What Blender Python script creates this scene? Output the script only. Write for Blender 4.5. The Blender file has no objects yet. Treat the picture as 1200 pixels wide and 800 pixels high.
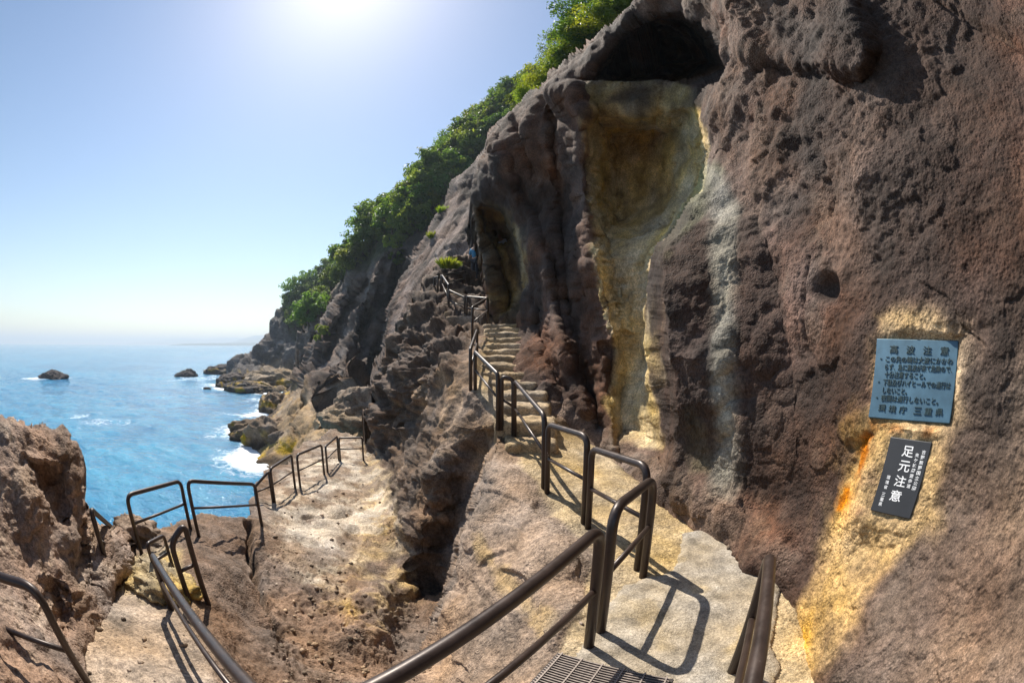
import bpy, math, random
import numpy as np
from mathutils import Vector
from mathutils.bvhtree import BVHTree

# ------------------------------------------------------------------ camera
EYE = 1.65                       # eye height above the landing
SEA = EYE - 8.6                  # sea level
PITCH = math.radians(0.46)
FPX, CX, CY = 500.0, 600.0, 400.0
scene = bpy.context.scene
coll = scene.collection
cam_d = bpy.data.cameras.new('camera')
cam = bpy.data.objects.new('camera', cam_d)
coll.objects.link(cam)
cam.location = (0, 0, EYE)
cam.rotation_euler = (math.radians(90) + PITCH, 0, 0)
cam_d.type = 'PANO'
cam_d.sensor_width = 36.0
cam_d.sensor_fit = 'HORIZONTAL'
cam_d.panorama_type = 'FISHEYE_EQUISOLID'
cam_d.fisheye_lens = 15.0
cam_d.fisheye_fov = math.radians(220)
cam_d.clip_start = 0.05
cam_d.clip_end = 60000
scene.camera = cam
# ------------------------------------------------------------------ sky, sun, exposure
SUN_AZ, SUN_EL = math.radians(-32), math.radians(52)
world = bpy.data.worlds.new('World')
scene.world = world
world.use_nodes = True
wn = world.node_tree
sky = wn.nodes.new('ShaderNodeTexSky')
sky.sky_type = 'NISHITA'
sky.sun_disc = False
sky.sun_elevation = SUN_EL
sky.sun_rotation = SUN_AZ
sky.air_density = 1.15
sky.dust_density = 0.5
sky.ozone_density = 1.6
wn.nodes['Background'].inputs['Strength'].default_value = 0.095
wn.links.new(sky.outputs[0], wn.nodes['Background'].inputs['Color'])
sun_d = bpy.data.lights.new('sun', 'SUN')
sun_d.energy = 5.0
sun_d.angle = math.radians(0.53)
sun_d.color = (1.0, 0.93, 0.82)
sun = bpy.data.objects.new('sun', sun_d)
coll.objects.link(sun)
SV = Vector((math.sin(SUN_AZ) * math.cos(SUN_EL), math.cos(SUN_AZ) * math.cos(SUN_EL), math.sin(SUN_EL)))
sun.rotation_euler = SV.to_track_quat('Z', 'Y').to_euler()
scene.view_settings.view_transform = 'Standard'
scene.view_settings.look = 'None'
scene.view_settings.exposure = 0.6
scene.view_settings.gamma = 1.0
scene.view_settings.use_curve_mapping = False
scene.cycles.max_bounces = 6
scene.cycles.diffuse_bounces = 3
scene.cycles.transparent_max_bounces = 8

rng = np.random.default_rng(7)
random.seed(7)

# ------------------------------------------------------------------ photograph pixel -> direction
def rays(u, v):
    u = np.asarray(u, float); v = np.asarray(v, float)
    dx, dy = u - CX, CY - v
    r = np.maximum(np.hypot(dx, dy), 1e-6)
    t = 2 * np.arcsin(np.minimum(r / (2 * FPX), 0.999))
    x, y, z = np.sin(t) * dx / r, np.cos(t), np.sin(t) * dy / r
    c, s = math.cos(PITCH), math.sin(PITCH)
    return np.stack([x, y * c - z * s, y * s + z * c], -1)
def at(u, v, d):                 # world point at distance d from the eye
    return Vector(rays(u, v)) * d + Vector((0, 0, EYE))
def at_z(u, v, z):               # world point at height z below/above the eye
    r = rays(u, v)
    return Vector(r) * (z / r[2]) + Vector((0, 0, EYE))
def dist_z(u, v, z):
    return z / rays(u, v)[2]

# ------------------------------------------------------------------ noise in numpy
GRID = rng.normal(size=(64 ** 3, 3)); GRID = (GRID / np.linalg.norm(GRID, axis=1, keepdims=True)).astype(np.float32)
RND = rng.random((64 ** 3, 3)).astype(np.float32)
def perlin(P):
    P = np.asarray(P)
    i = np.floor(P); f = (P - i).astype(np.float32); i = i.astype(np.int64)
    w = f * f * f * (f * (f * 6 - 15) + 10)
    ix = [((i[:, 0] + a) & 63) * 4096 for a in (0, 1)]; iy = [((i[:, 1] + a) & 63) * 64 for a in (0, 1)]; iz = [(i[:, 2] + a) & 63 for a in (0, 1)]
    wx = (1 - w[:, 0], w[:, 0]); wy = (1 - w[:, 1], w[:, 1]); wz = (1 - w[:, 2], w[:, 2])
    fx = (f[:, 0], f[:, 0] - 1); fy = (f[:, 1], f[:, 1] - 1); fz = (f[:, 2], f[:, 2] - 1)
    out = np.zeros(len(P), np.float32)
    for a in (0, 1):
        for b in (0, 1):
            h = ix[a] + iy[b]; w2 = wx[a] * wy[b]
            for c in (0, 1):
                g = GRID[h + iz[c]]
                out += (g[:, 0] * fx[a] + g[:, 1] * fy[b] + g[:, 2] * fz[c]) * (w2 * wz[c])
    return out * 1.5
def fbm(P, o=4, gain=0.5):
    s, a = 0, 1.0
    for k in range(o):
        s = s + a * perlin(P * 2.03 ** k + 17.3 * k)
        a *= gain
    return s
def ridged(P, o=4, gain=0.5):
    s, a = 0, 1.0
    for k in range(o):
        s = s + a * (1 - 2 * np.abs(perlin(P * 2.07 ** k + 9.1 * k)))
        a *= gain
    return s
def worley(P):                   # F1 and F2-F1
    i = np.floor(P); f = (P - i).astype(np.float32); i = i.astype(np.int64)
    d1 = np.full(len(P), 9.0, np.float32); d2 = d1.copy()
    for a in (-1, 0, 1):
        ia = ((i[:, 0] + a) & 63) * 4096
        for b in (-1, 0, 1):
            ib = ia + ((i[:, 1] + b) & 63) * 64
            for c in (-1, 0, 1):
                r = RND[ib + ((i[:, 2] + c) & 63)]
                d = (r[:, 0] + (a - f[:, 0])) ** 2 + (r[:, 1] + (b - f[:, 1])) ** 2 + (r[:, 2] + (c - f[:, 2])) ** 2
                d2 = np.minimum(d2, np.maximum(d1, d)); d1 = np.minimum(d1, d)
    d1, d2 = np.sqrt(d1), np.sqrt(d2)
    return d1, d2 - d1
def terr(x, k, soft_=0.3):        # broken ledges
    y = x * k; f = np.floor(y)
    return (f + sstep(0.5 - soft_, 0.5 + soft_, y - f)) / k
def sstep(a, b, x):
    t = np.clip((x - a) / (b - a), 0, 1)
    return t * t * (3 - 2 * t)
def poly_sd(u, v, poly):         # signed distance to a polygon, positive inside
    poly = np.asarray(poly, float); n = len(poly)
    d = np.full(u.shape, 1e18); ins = np.zeros(u.shape, bool)
    for k in range(n):
        ax, ay = poly[k]; bx, by = poly[(k + 1) % n]
        ex, ey = bx - ax, by - ay
        t = np.clip(((u - ax) * ex + (v - ay) * ey) / (ex * ex + ey * ey + 1e-12), 0, 1)
        d = np.minimum(d, (u - ax - t * ex) ** 2 + (v - ay - t * ey) ** 2)
        if ay != by:
            c = ((ay > v) != (by > v)) & (u < (bx - ax) * (v - ay) / (by - ay) + ax)
            ins ^= c
    d = np.sqrt(d)
    return np.where(ins, d, -d)
def line_sd(u, v, pts):
    d = np.full(u.shape, 1e18)
    for (ax, ay), (bx, by) in zip(pts[:-1], pts[1:]):
        ex, ey = bx - ax, by - ay
        t = np.clip(((u - ax) * ex + (v - ay) * ey) / (ex * ex + ey * ey + 1e-12), 0, 1)
        d = np.minimum(d, (u - ax - t * ex) ** 2 + (v - ay - t * ey) ** 2)
    return np.sqrt(d)
def tps(ctrl, smooth=1e-4):      # smooth surface through the control points
    c = np.array([(a[0], a[1]) for a in ctrl], float) / 300.0
    y = np.log(np.array([a[2] for a in ctrl], float))
    n = len(c)
    def K(r2):
        return 0.5 * r2 * np.log(r2 + 1e-9)
    r2 = ((c[:, None] - c[None]) ** 2).sum(-1)
    A = np.zeros((n + 3, n + 3))
    A[:n, :n] = K(r2) + np.eye(n) * smooth
    A[:n, n] = 1; A[:n, n + 1:] = c; A[n, :n] = 1; A[n + 1:, :n] = c.T
    w = np.linalg.solve(A, np.concatenate([y, [0, 0, 0]]))
    def f(u, v):
        out = np.empty(u.shape)
        for k in range(0, len(u), 40000):
            q = np.stack([u[k:k + 40000], v[k:k + 40000]], -1) / 300.0
            r2 = ((q[:, None] - c[None]) ** 2).sum(-1)
            out[k:k + 40000] = K(r2) @ w[:n] + w[n] + q @ w[n + 1:]
        return np.exp(out)
    return f

# ------------------------------------------------------------------ materials
MATS = {}
def new_mat(name):
    m = bpy.data.materials.new(name); m.use_nodes = True
    nt = m.node_tree
    return m, nt, nt.nodes['Principled BSDF']
def N(nt, typ, **kw):
    n = nt.nodes.new(typ)
    for k, v in kw.items():
        if k.startswith('i_'):
            key = k[2:]
            n.inputs[int(key) if key.isdigit() else key.replace('_', ' ')].default_value = v
        else:
            setattr(n, k, v)
    return n
def rock_mat(name, scale=1.0, bump=0.6, rough=0.88, speck=0.35, bdist=0.03):
    m, nt, bs = new_mat(name)
    L = nt.links.new
    at_ = N(nt, 'ShaderNodeAttribute', attribute_name='Col')
    geo = N(nt, 'ShaderNodeNewGeometry')
    n1 = N(nt, 'ShaderNodeTexNoise', i_Scale=2.3 * scale, i_Detail=9.0, i_Roughness=0.68)
    n2 = N(nt, 'ShaderNodeTexNoise', i_Scale=26 * scale, i_Detail=6.0, i_Roughness=0.7)
    n3 = N(nt, 'ShaderNodeTexNoise', i_Scale=130 * scale, i_Detail=3.0, i_Roughness=0.6)
    vo = N(nt, 'ShaderNodeTexVoronoi', i_Scale=38 * scale)
    for n in (n1, n2, n3, vo):
        L(geo.outputs['Position'], n.inputs['Vector'])
    r1 = N(nt, 'ShaderNodeMapRange', i_1=0.3, i_2=0.72, i_3=0.45, i_4=1.6)
    L(n1.outputs[0], r1.inputs[0])
    r2 = N(nt, 'ShaderNodeMapRange', i_1=0.3, i_2=0.7, i_3=1 - speck, i_4=1 + speck)
    L(n2.outputs[0], r2.inputs[0])
    r3 = N(nt, 'ShaderNodeMapRange', i_1=0.3, i_2=0.7, i_3=1 - speck, i_4=1 + speck)
    L(n3.outputs[0], r3.inputs[0])
    m1 = N(nt, 'ShaderNodeMath', operation='MULTIPLY'); L(r1.outputs[0], m1.inputs[0]); L(r2.outputs[0], m1.inputs[1])
    m2 = N(nt, 'ShaderNodeMath', operation='MULTIPLY'); L(m1.outputs[0], m2.inputs[0]); L(r3.outputs[0], m2.inputs[1])
    mx = N(nt, 'ShaderNodeVectorMath', operation='SCALE')
    L(at_.outputs['Color'], mx.inputs[0]); L(m2.outputs[0], mx.inputs['Scale'])
    hs = N(nt, 'ShaderNodeHueSaturation')
    hn = N(nt, 'ShaderNodeTexNoise', i_Scale=1.1 * scale, i_Detail=5.0)
    L(geo.outputs['Position'], hn.inputs['Vector'])
    hr = N(nt, 'ShaderNodeMapRange', i_1=0.3, i_2=0.7, i_3=0.7, i_4=1.3)
    L(hn.outputs[0], hr.inputs[0]); L(hr.outputs[0], hs.inputs['Saturation'])
    L(mx.outputs[0], hs.inputs['Color']); L(hs.outputs[0], bs.inputs['Base Color'])
    # fine relief
    a1 = N(nt, 'ShaderNodeMath', operation='MULTIPLY_ADD', i_1=0.45); L(n2.outputs[0], a1.inputs[0]); 
    vr = N(nt, 'ShaderNodeMapRange', i_1=0.0, i_2=0.55, i_3=0.0, i_4=0.35); L(vo.outputs['Distance'], vr.inputs[0]); L(vr.outputs[0], a1.inputs[2])
    a2 = N(nt, 'ShaderNodeMath', operation='MULTIPLY_ADD', i_1=0.22); L(n3.outputs[0], a2.inputs[0]); L(a1.outputs[0], a2.inputs[2])
    zn = N(nt, 'ShaderNodeTexNoise', i_Scale=1.6 * scale, i_Detail=4.0, i_Roughness=0.6, i_Distortion=0.8); L(geo.outputs['Position'], zn.inputs['Vector'])
    zr = N(nt, 'ShaderNodeMapRange', i_1=0.36, i_2=0.66, i_3=0.2, i_4=1.5); L(zn.outputs[0], zr.inputs[0])
    a3 = N(nt, 'ShaderNodeMath', operation='MULTIPLY'); L(a2.outputs[0], a3.inputs[0]); L(zr.outputs[0], a3.inputs[1])
    bp = N(nt, 'ShaderNodeBump', i_Strength=bump, i_Distance=bdist / scale); L(a3.outputs[0], bp.inputs['Height'])
    L(bp.outputs[0], bs.inputs['Normal'])
    bs.inputs['Roughness'].default_value = rough
    bs.inputs['Specular IOR Level'].default_value = 0.25
    return m
ROCK = rock_mat('rock_near', 1.0, 0.7, speck=0.55, bdist=0.04)
ROCK_MID = rock_mat('rock_mid', 0.4, 1.0, speck=0.42, bdist=0.05)
ROCK_FAR = rock_mat('rock_far', 0.13, 1.0, speck=0.4, bdist=0.06)
CONC = rock_mat('aggregate_concrete', 2.4, 0.7, speck=0.5, bdist=0.03)
def metal_mat():
    m, nt, bs = new_mat('brown_painted_pipe'); L = nt.links.new
    tc = N(nt, 'ShaderNodeTexCoord')
    n = N(nt, 'ShaderNodeTexNoise', i_Scale=9.0, i_Detail=8.0, i_Roughness=0.75); L(tc.outputs['Object'], n.inputs['Vector'])
    c = N(nt, 'ShaderNodeValToRGB'); e = c.color_ramp.elements
    e[0].position = 0.25; e[0].color = (0.022, 0.016, 0.014, 1); e[1].position = 0.6; e[1].color = (0.055, 0.036, 0.029, 1)
    x = e.new(0.665); x.color = (0.06, 0.04, 0.032, 1); y = e.new(0.685); y.color = (0.3, 0.26, 0.22, 1)
    L(n.outputs[0], c.inputs[0]); L(c.outputs[0], bs.inputs['Base Color'])
    r = N(nt, 'ShaderNodeMapRange', i_1=0.3, i_2=0.7, i_3=0.28, i_4=0.5); L(n.outputs[0], r.inputs[0]); L(r.outputs[0], bs.inputs['Roughness'])
    bs.inputs['Metallic'].default_value = 0.25
    b = N(nt, 'ShaderNodeBump', i_Strength=0.15, i_Distance=0.004); L(n.outputs[0], b.inputs['Height']); L(b.outputs[0], bs.inputs['Normal'])
    return m
PIPE = metal_mat()
def plain(name, col, rough=0.7, metal=0.0, var=0.25, scale=12.0):
    m, nt, bs = new_mat(name); L = nt.links.new
    tc = N(nt, 'ShaderNodeTexCoord')
    n = N(nt, 'ShaderNodeTexNoise', i_Scale=scale, i_Detail=7.0, i_Roughness=0.65); L(tc.outputs['Object'], n.inputs['Vector'])
    r = N(nt, 'ShaderNodeMapRange', i_1=0.3, i_2=0.7, i_3=1 - var, i_4=1 + var); L(n.outputs[0], r.inputs[0])
    s = N(nt, 'ShaderNodeVectorMath', operation='SCALE'); s.inputs[0].default_value = col; L(r.outputs[0], s.inputs['Scale'])
    L(s.outputs[0], bs.inputs['Base Color'])
    bs.inputs['Roughness'].default_value = rough; bs.inputs['Metallic'].default_value = metal
    return m
def leaf_mat(name, trans=0.55):
    m, nt, bs = new_mat(name); L = nt.links.new
    at_ = N(nt, 'ShaderNodeAttribute', attribute_name='Col')
    oi = N(nt, 'ShaderNodeObjectInfo')
    hs = N(nt, 'ShaderNodeHueSaturation')
    hr = N(nt, 'ShaderNodeMapRange', i_3=0.475, i_4=0.515); L(oi.outputs['Random'], hr.inputs[0]); L(hr.outputs[0], hs.inputs['Hue'])
    vr = N(nt, 'ShaderNodeMapRange', i_3=0.7, i_4=1.3)
    mm = N(nt, 'ShaderNodeMath', operation='FRACT'); mm2 = N(nt, 'ShaderNodeMath', operation='MULTIPLY', i_1=7.31)
    L(oi.outputs['Random'], mm2.inputs[0]); L(mm2.outputs[0], mm.inputs[0]); L(mm.outputs[0], vr.inputs[0]); L(vr.outputs[0], hs.inputs['Value'])
    L(at_.outputs['Color'], hs.inputs['Color'])
    L(hs.outputs[0], bs.inputs['Base Color']); bs.inputs['Roughness'].default_value = 0.5
    bs.inputs['Specular IOR Level'].default_value = 0.35
    tr = N(nt, 'ShaderNodeBsdfTranslucent')
    sc = N(nt, 'ShaderNodeVectorMath', operation='MULTIPLY'); sc.inputs[1].default_value = (1.7, 1.5, 0.6); L(hs.outputs[0], sc.inputs[0]); L(sc.outputs[0], tr.inputs['Color'])
    mx = N(nt, 'ShaderNodeMixShader'); mx.inputs[0].default_value = trans
    L(bs.outputs[0], mx.inputs[1]); L(tr.outputs[0], mx.inputs[2])
    L(mx.outputs[0], nt.nodes['Material Output'].inputs['Surface'])
    return m
LEAF = leaf_mat('leaf')
BARK = plain('bark', (0.09, 0.065, 0.045), 0.9, scale=5)

# ------------------------------------------------------------------ object helpers
def tag(o, label=None, cat=None, group=None, kind=None):
    if label: o['label'] = label
    if cat: o['category'] = cat
    if group: o['group'] = group
    if kind: o['kind'] = kind
    return o
def mesh_obj(name, verts, faces, mat, parent=None, smooth=True, col=None):
    me = bpy.data.meshes.new(name)
    verts = np.asarray(verts, float)
    faces = faces if isinstance(faces, list) else np.asarray(faces, np.int64)
    if isinstance(faces, np.ndarray):
        k = faces.shape[1]
        me.vertices.add(len(verts)); me.vertices.foreach_set('co', verts.ravel())
        me.loops.add(faces.size); me.loops.foreach_set('vertex_index', faces.ravel().astype(np.int32))
        me.polygons.add(len(faces))
        me.polygons.foreach_set('loop_start', np.arange(0, faces.size, k, dtype=np.int32))
        me.update(calc_edges=True)
    else:
        me.from_pydata([tuple(p) for p in verts], [], faces); me.update()
    me.validate()
    if col is not None:
        at_ = me.attributes.new('Col', 'FLOAT_COLOR', 'POINT')
        at_.data.foreach_set('color', np.concatenate([col, np.ones((len(col), 1))], 1).astype(np.float32).ravel())
    if smooth:
        me.polygons.foreach_set('use_smooth', np.ones(len(me.polygons), bool))
    if mat: me.materials.append(mat)
    o = bpy.data.objects.new(name, me); coll.objects.link(o)
    if parent: o.parent = parent
    return o
def empty(name, loc=(0, 0, 0)):
    o = bpy.data.objects.new(name, None); coll.objects.link(o); o.location = loc; o.empty_display_size = 0.1
    return o
def tube_data(pts, r, seg=12, caps=True):
    pts = [Vector(p) for p in pts]
    V, Fc = [], []
    nrm = None
    for i, p in enumerate(pts):
        t = (pts[min(i + 1, len(pts) - 1)] - pts[max(i - 1, 0)]).normalized()
        if nrm is None:
            a = Vector((0, 0, 1)) if abs(t.z) < 0.9 else Vector((1, 0, 0))
            nrm = t.cross(a).normalized()
        else:
            nrm = (nrm - t * nrm.dot(t)).normalized()
        b = t.cross(nrm)
        rr = r[i] if hasattr(r, '__len__') else r
        for k in range(seg):
            a = 2 * math.pi * k / seg
            V.append(p + (nrm * math.cos(a) + b * math.sin(a)) * rr)
    for i in range(len(pts) - 1):
        for k in range(seg):
            k2 = (k + 1) % seg
            Fc.append((i * seg + k, i * seg + k2, (i + 1) * seg + k2, (i + 1) * seg + k))
    if caps:
        Fc.append(tuple(range(seg))[::-1]); Fc.append(tuple(range((len(pts) - 1) * seg, len(pts) * seg)))
    return V, Fc
def tube(name, pts, r, mat, parent=None, seg=12):
    V, Fc = tube_data(pts, r, seg)
    o = mesh_obj(name, V, Fc, mat, parent)
    return o
def fillet(pts, rad, n=7):
    pts = [Vector(p) for p in pts]; out = [pts[0]]
    for i in range(1, len(pts) - 1):
        p = pts[i]; a = (pts[i - 1] - p); b = (pts[i + 1] - p)
        r = min(rad, a.length * 0.45, b.length * 0.45)
        A, B = p + a.normalized() * r, p + b.normalized() * r
        for k in range(n + 1):
            t = k / n
            out.append(A * (1 - t) ** 2 + p * 2 * t * (1 - t) + B * t * t)
    out.append(pts[-1])
    return out
def box_data(lx, ly, lz):
    V = [(x * lx / 2, y * ly / 2, z * lz / 2) for x in (-1, 1) for y in (-1, 1) for z in (-1, 1)]
    Fc = [(0, 1, 3, 2), (4, 6, 7, 5), (0, 4, 5, 1), (2, 3, 7, 6), (0, 2, 6, 4), (1, 5, 7, 3)]
    return V, Fc

# ------------------------------------------------------------------ rock sheets
def sheet(name, poly, ctrl, step, mat, disp, colour, pushes=(), roll=(0, 0), skirt=None, warp=(3.0, 1.2), depth_fn=None):
    poly = np.asarray(poly, float)
    u0, v0 = poly.min(0) - 4; u1, v1 = poly.max(0) + 4
    def axis(a, b, lo, hi):
        return np.concatenate([np.arange(a, min(lo, b), step * 4), np.arange(max(lo, a), min(hi, b), step), np.arange(max(hi, a), b, step * 4)])
    us = axis(u0, u1, -12, 1212); vs = axis(v0, v1, -12, 812)
    U, V = np.meshgrid(us, vs); sh = U.shape
    u, v = U.ravel(), V.ravel()
    q = np.stack([u / 14, v / 14, np.full(u.shape, 3.7)], -1)
    wu = perlin(q) * warp[0] + perlin(q * 3.3 + 50) * warp[1]
    wv = perlin(q + 90) * warp[0] + perlin(q * 3.3 + 130) * warp[1]
    sd = poly_sd(u + wu, v + wv, poly)
    ok = (sd > 0) & (np.hypot(u - CX, v - CY) < 960)
    d = tps(ctrl)(u, v)
    for (pp, amt, w) in pushes:
        s = poly_sd(u + wu, v + wv, pp)
        d = d + amt * sstep(0, w, s)
    if roll[0]:
        t = np.clip(1 - sd / roll[0], 0, 1)
        d = d * (1 + roll[1] * (1 - np.sqrt(np.maximum(0, 1 - t * t))))
    if depth_fn: d = depth_fn(u, v, d, sd)
    R = rays(u, v)
    P = (R * d[:, None] + np.array([0, 0, EYE]))
    def normals(P):
        G = P.reshape(sh + (3,))
        n = np.cross(np.gradient(G, axis=1), np.gradient(G, axis=0)).reshape(-1, 3)
        n /= np.linalg.norm(n, axis=1, keepdims=True) + 1e-12
        flip = (n * R).sum(1) > 0
        n[flip] *= -1
        return n
    nn = normals(P)
    k = np.nonzero(ok)[0]
    P[k] = disp(P[k], nn[k], u[k], v[k], d[k])
    C = np.zeros((len(u), 3)); C[k] = np.clip(colour(P[k], None, u[k], v[k]), 0.004, 0.95)
    idx = np.arange(len(u)).reshape(sh)
    okg = ok.reshape(sh)
    cell = okg[:-1, :-1] & okg[1:, :-1] & okg[:-1, 1:] & okg[1:, 1:]
    a, b, c, e = idx[:-1, :-1][cell], idx[:-1, 1:][cell], idx[1:, 1:][cell], idx[1:, :-1][cell]
    F = np.stack([a, e, c, b], -1)
    used = np.unique(F); remap = np.full(len(u), -1); remap[used] = np.arange(len(used))
    F = remap[F]; P = P[used]; C = C[used]
    if skirt is not None:
        E = np.concatenate([F[:, [0, 1]], F[:, [1, 2]], F[:, [2, 3]], F[:, [3, 0]]])
        key = np.sort(E, 1); kk = key[:, 0] * (len(P) + 1) + key[:, 1]
        _, inv, cnt = np.unique(kk, return_inverse=True, return_counts=True)
        B = E[cnt[inv] == 1]
        bv = np.unique(B); m2 = np.full(len(P), -1)
        cur, curC = bv, C[bv]
        base = P[bv]
        prev = m2.copy(); prev[bv] = bv
        for k in range(1, 4):
            off = skirt(base) * (k / 3.0) ** 1.3
            NP = base + off
            NP = NP + (fbm(NP * 0.9, 3) * 0.12 * k)[:, None]
            m2 = np.full(len(P), -1); m2b = np.full(len(P) + len(bv), -1)
            new = np.full(prev.shape, -1); new[bv] = len(P) + np.arange(len(bv))
            F = np.concatenate([F, np.stack([prev[B[:, 1]], prev[B[:, 0]], new[B[:, 0]], new[B[:, 1]]], -1)])
            P = np.concatenate([P, NP]); C = np.concatenate([C, curC])
            prev = new
    o = mesh_obj(name, P, F, mat, col=C)
    return o, P, F
def bvh_of(P, F):
    return BVHTree.FromPolygons(P.tolist(), F.tolist())
def mixc(C, col, m):
    m = np.clip(m, 0, 1)[:, None]
    return C * (1 - m) + np.asarray(col)[None] * m
_J = {}
def soft(u, v, P, poly, w=10, j=8, f=2.0):
    key = (id(P), f)
    if key not in _J:
        if len(_J) > 3: _J.clear()
        _J[key] = (P, fbm(P * f, 3), fbm(P * f + 40, 3))
    _, a, b = _J[key]
    return sstep(-w, w, poly_sd(u + a * j, v + b * j, poly))
# ================================================================== THE SETTING
def Z(u, v, z):
    return (u, v, dist_z(u, v, z))
def plane_pts(us, vs, z):
    return [Z(u, v, z) for u in us for v in vs]

# ---- near ground: right path, ridge, ravine, terrace, left path
gctrl = []
gctrl += plane_pts((690, 760, 830, 900), (690, 770, 880), -1.685)
gctrl += [Z(600, 900, -1.685), Z(560, 960, -1.685), Z(600, 1040, -1.685), Z(760, 1000, -1.685), Z(900, 1000, -1.685), Z(980, 880, -1.685), Z(420, 1000, -1.74), Z(300, 980, -1.75), Z(480, 920, -1.85)]
gctrl += [Z(760, 612, -1.68), Z(715, 580, -1.64), Z(830, 620, -1.70), Z(870, 655, -1.7), Z(1000, 760, -1.685)]
gctrl += [Z(689, 618, -1.66), Z(641, 577, -1.60), Z(665, 545, -1.52), Z(800, 545, -1.9), Z(730, 545, -1.62)]
gctrl += [Z(603, 513, -1.34), Z(640, 520, -1.38), (585, 496, 6.2), (620, 470, 7.3), (600, 440, 8.7), (590, 415, 10.1), (592, 396, 11.4), (590, 383, 12.9), (640, 440, 9.4), (640, 390, 13), (622, 415, 10.6), (655, 468, 8.3), (695, 500, 8.0), (740, 515, 7.6), (640, 484, 6.9)]
gctrl += [(556, 456, 7.0), (551, 454, 7.1), (570, 400, 10.2), (562, 425, 8.6), (572, 379, 12.6), (553, 397, 10.5), (546, 375, 12.8), (526, 365, 13.3), (518, 343, 15.5), (535, 345, 15.6), (548, 325, 17.2), (545, 355, 14.2),
          (510, 342, 15.6), (560, 303, 19), (580, 330, 17), (525, 310, 18), (500, 322, 17.5), (620, 340, 16)]
# rugged dark rock under the upper flight
gctrl += [(500, 350, 14.6), (480, 372, 14.2), (470, 395, 14.0), (500, 385, 12.6), (525, 385, 11.6), (530, 410, 9.9), (500, 412, 11.0), (470, 425, 12.6), (450, 440, 14.2), (440, 470, 14.4), (435, 500, 14.2),
          (480, 450, 11.0), (510, 440, 9.4), (535, 440, 7.9), (460, 480, 12.2), (490, 480, 9.8), (455, 515, 12.4), (475, 510, 10.8)]
# ridge crest and flank
gctrl += [(545, 478, 6.9), (525, 495, 7.3), (510, 520, 7.4), (530, 530, 6.5), (560, 515, 6.1), (580, 525, 5.6), (500, 545, 7.0), (480, 560, 7.9), (463, 578, 9.2), (490, 590, 6.9), (520, 575, 5.9), (550, 560, 5.5), (590, 560, 4.9), (620, 585, 4.4),
          (478, 615, 7.0), (500, 625, 5.9), (525, 620, 5.2), (540, 610, 4.95), (575, 610, 4.45), (610, 630, 3.9), (650, 625, 3.68), (665, 655, 3.25), (508, 665, 5.5), (525, 665, 4.85), (545, 650, 4.5), (590, 670, 3.75), (630, 690, 3.15),
          (517, 712, 4.75), (545, 710, 4.1), (580, 730, 3.5), (620, 740, 2.9), (655, 740, 2.62), (510, 760, 4.55), (545, 780, 3.55), (590, 790, 2.8), (625, 790, 2.5), (640, 770, 2.55)]
gctrl += [Z(520, 830, -2.5), Z(470, 840, -2.7), Z(570, 850, -1.9)]
# terrace floor
gctrl += [Z(450, 580, -3.45), Z(470, 640, -3.38), Z(510, 700, -3.3), Z(500, 745, -3.25), Z(480, 790, -3.15), Z(430, 780, -3.1), Z(440, 700, -3.3), Z(400, 650, -3.35), Z(430, 610, -3.45), Z(380, 600, -3.4), Z(410, 560, -3.5), Z(425, 540, -3.5), Z(430, 520, -3.5),
          Z(400, 530, -3.5), Z(383, 553, -3.4), Z(345, 572, -3.3), Z(350, 610, -3.35), Z(318, 592, -3.2), Z(306, 618, -3.12), Z(340, 660, -3.25), Z(370, 720, -3.2), Z(300, 660, -3.12), Z(350, 770, -3.08), Z(400, 830, -2.95),
          Z(330, 720, -3.1), Z(352, 540, -3.5), Z(372, 527, -3.6), Z(330, 560, -3.4), Z(395, 515, -3.6)]
# left rock hump, left path
gctrl += [Z(285, 640, -3.0), Z(262, 618, -2.85), Z(237, 628, -2.7), Z(250, 660, -2.6), Z(275, 700, -2.72), Z(300, 740, -2.85), Z(325, 790, -2.85), Z(216, 622, -2.65), Z(167, 646, -2.55), Z(190, 650, -2.52), Z(225, 700, -2.32), Z(243, 706, -2.36), Z(200, 712, -2.28), Z(255, 750, -2.3),
          Z(285, 790, -2.35), Z(330, 850, -2.25), Z(165, 690, -2.32), Z(190, 690, -2.32), Z(140, 720, -2.15), Z(180, 750, -2.1), Z(220, 760, -2.12), Z(120, 780, -1.98), Z(180, 800, -1.95), Z(235, 810, -2.0), Z(150, 860, -1.8), Z(260, 880, -1.82), Z(60, 800, -1.95), Z(80, 900, -1.78), Z(20, 860, -1.9), Z(370, 920, -1.9), Z(150, 650, -2.55), Z(110, 720, -2.1)]
gpoly = [(130, 1150), (-40, 960), (-60, 880), (20, 800), (90, 730), (118, 690), (140, 668), (136, 632), (160, 618), (200, 620), (215, 606), (240, 604), (268, 601), (287, 606), (293, 585), (303, 560), (320, 546), (346, 530), (354, 517), (374, 511), (396, 503), (426, 512), (427, 497),
         (432, 470), (440, 440), (452, 402), (470, 366), (489, 338), (504, 320), (515, 306), (535, 301), (552, 300), (575, 304), (640, 330), (690, 480), (800, 550), (960, 640), (1080, 780), (1180, 960), (1000, 1180)]
P_PATH = [(592, 380), (606, 380), (606, 430), (628, 468), (655, 500), (705, 520), (770, 590), (850, 620), (960, 690), (1000, 760), (960, 900), (640, 900), (655, 770), (690, 690), (700, 650), (640, 585), (600, 520), (555, 455), (568, 400)]
P_SLABC = [(570, 520), (600, 515), (640, 577), (690, 618), (705, 660), (690, 700), (640, 780), (620, 860), (500, 860), (484, 800), (499, 756), (517, 711), (539, 632), (557, 565), (571, 530)]
P_DARK = [(425, 530), (430, 470), (450, 400), (490, 335), (520, 300), (575, 300), (570, 370), (545, 400), (535, 430), (505, 460), (485, 500), (460, 540)]
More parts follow.
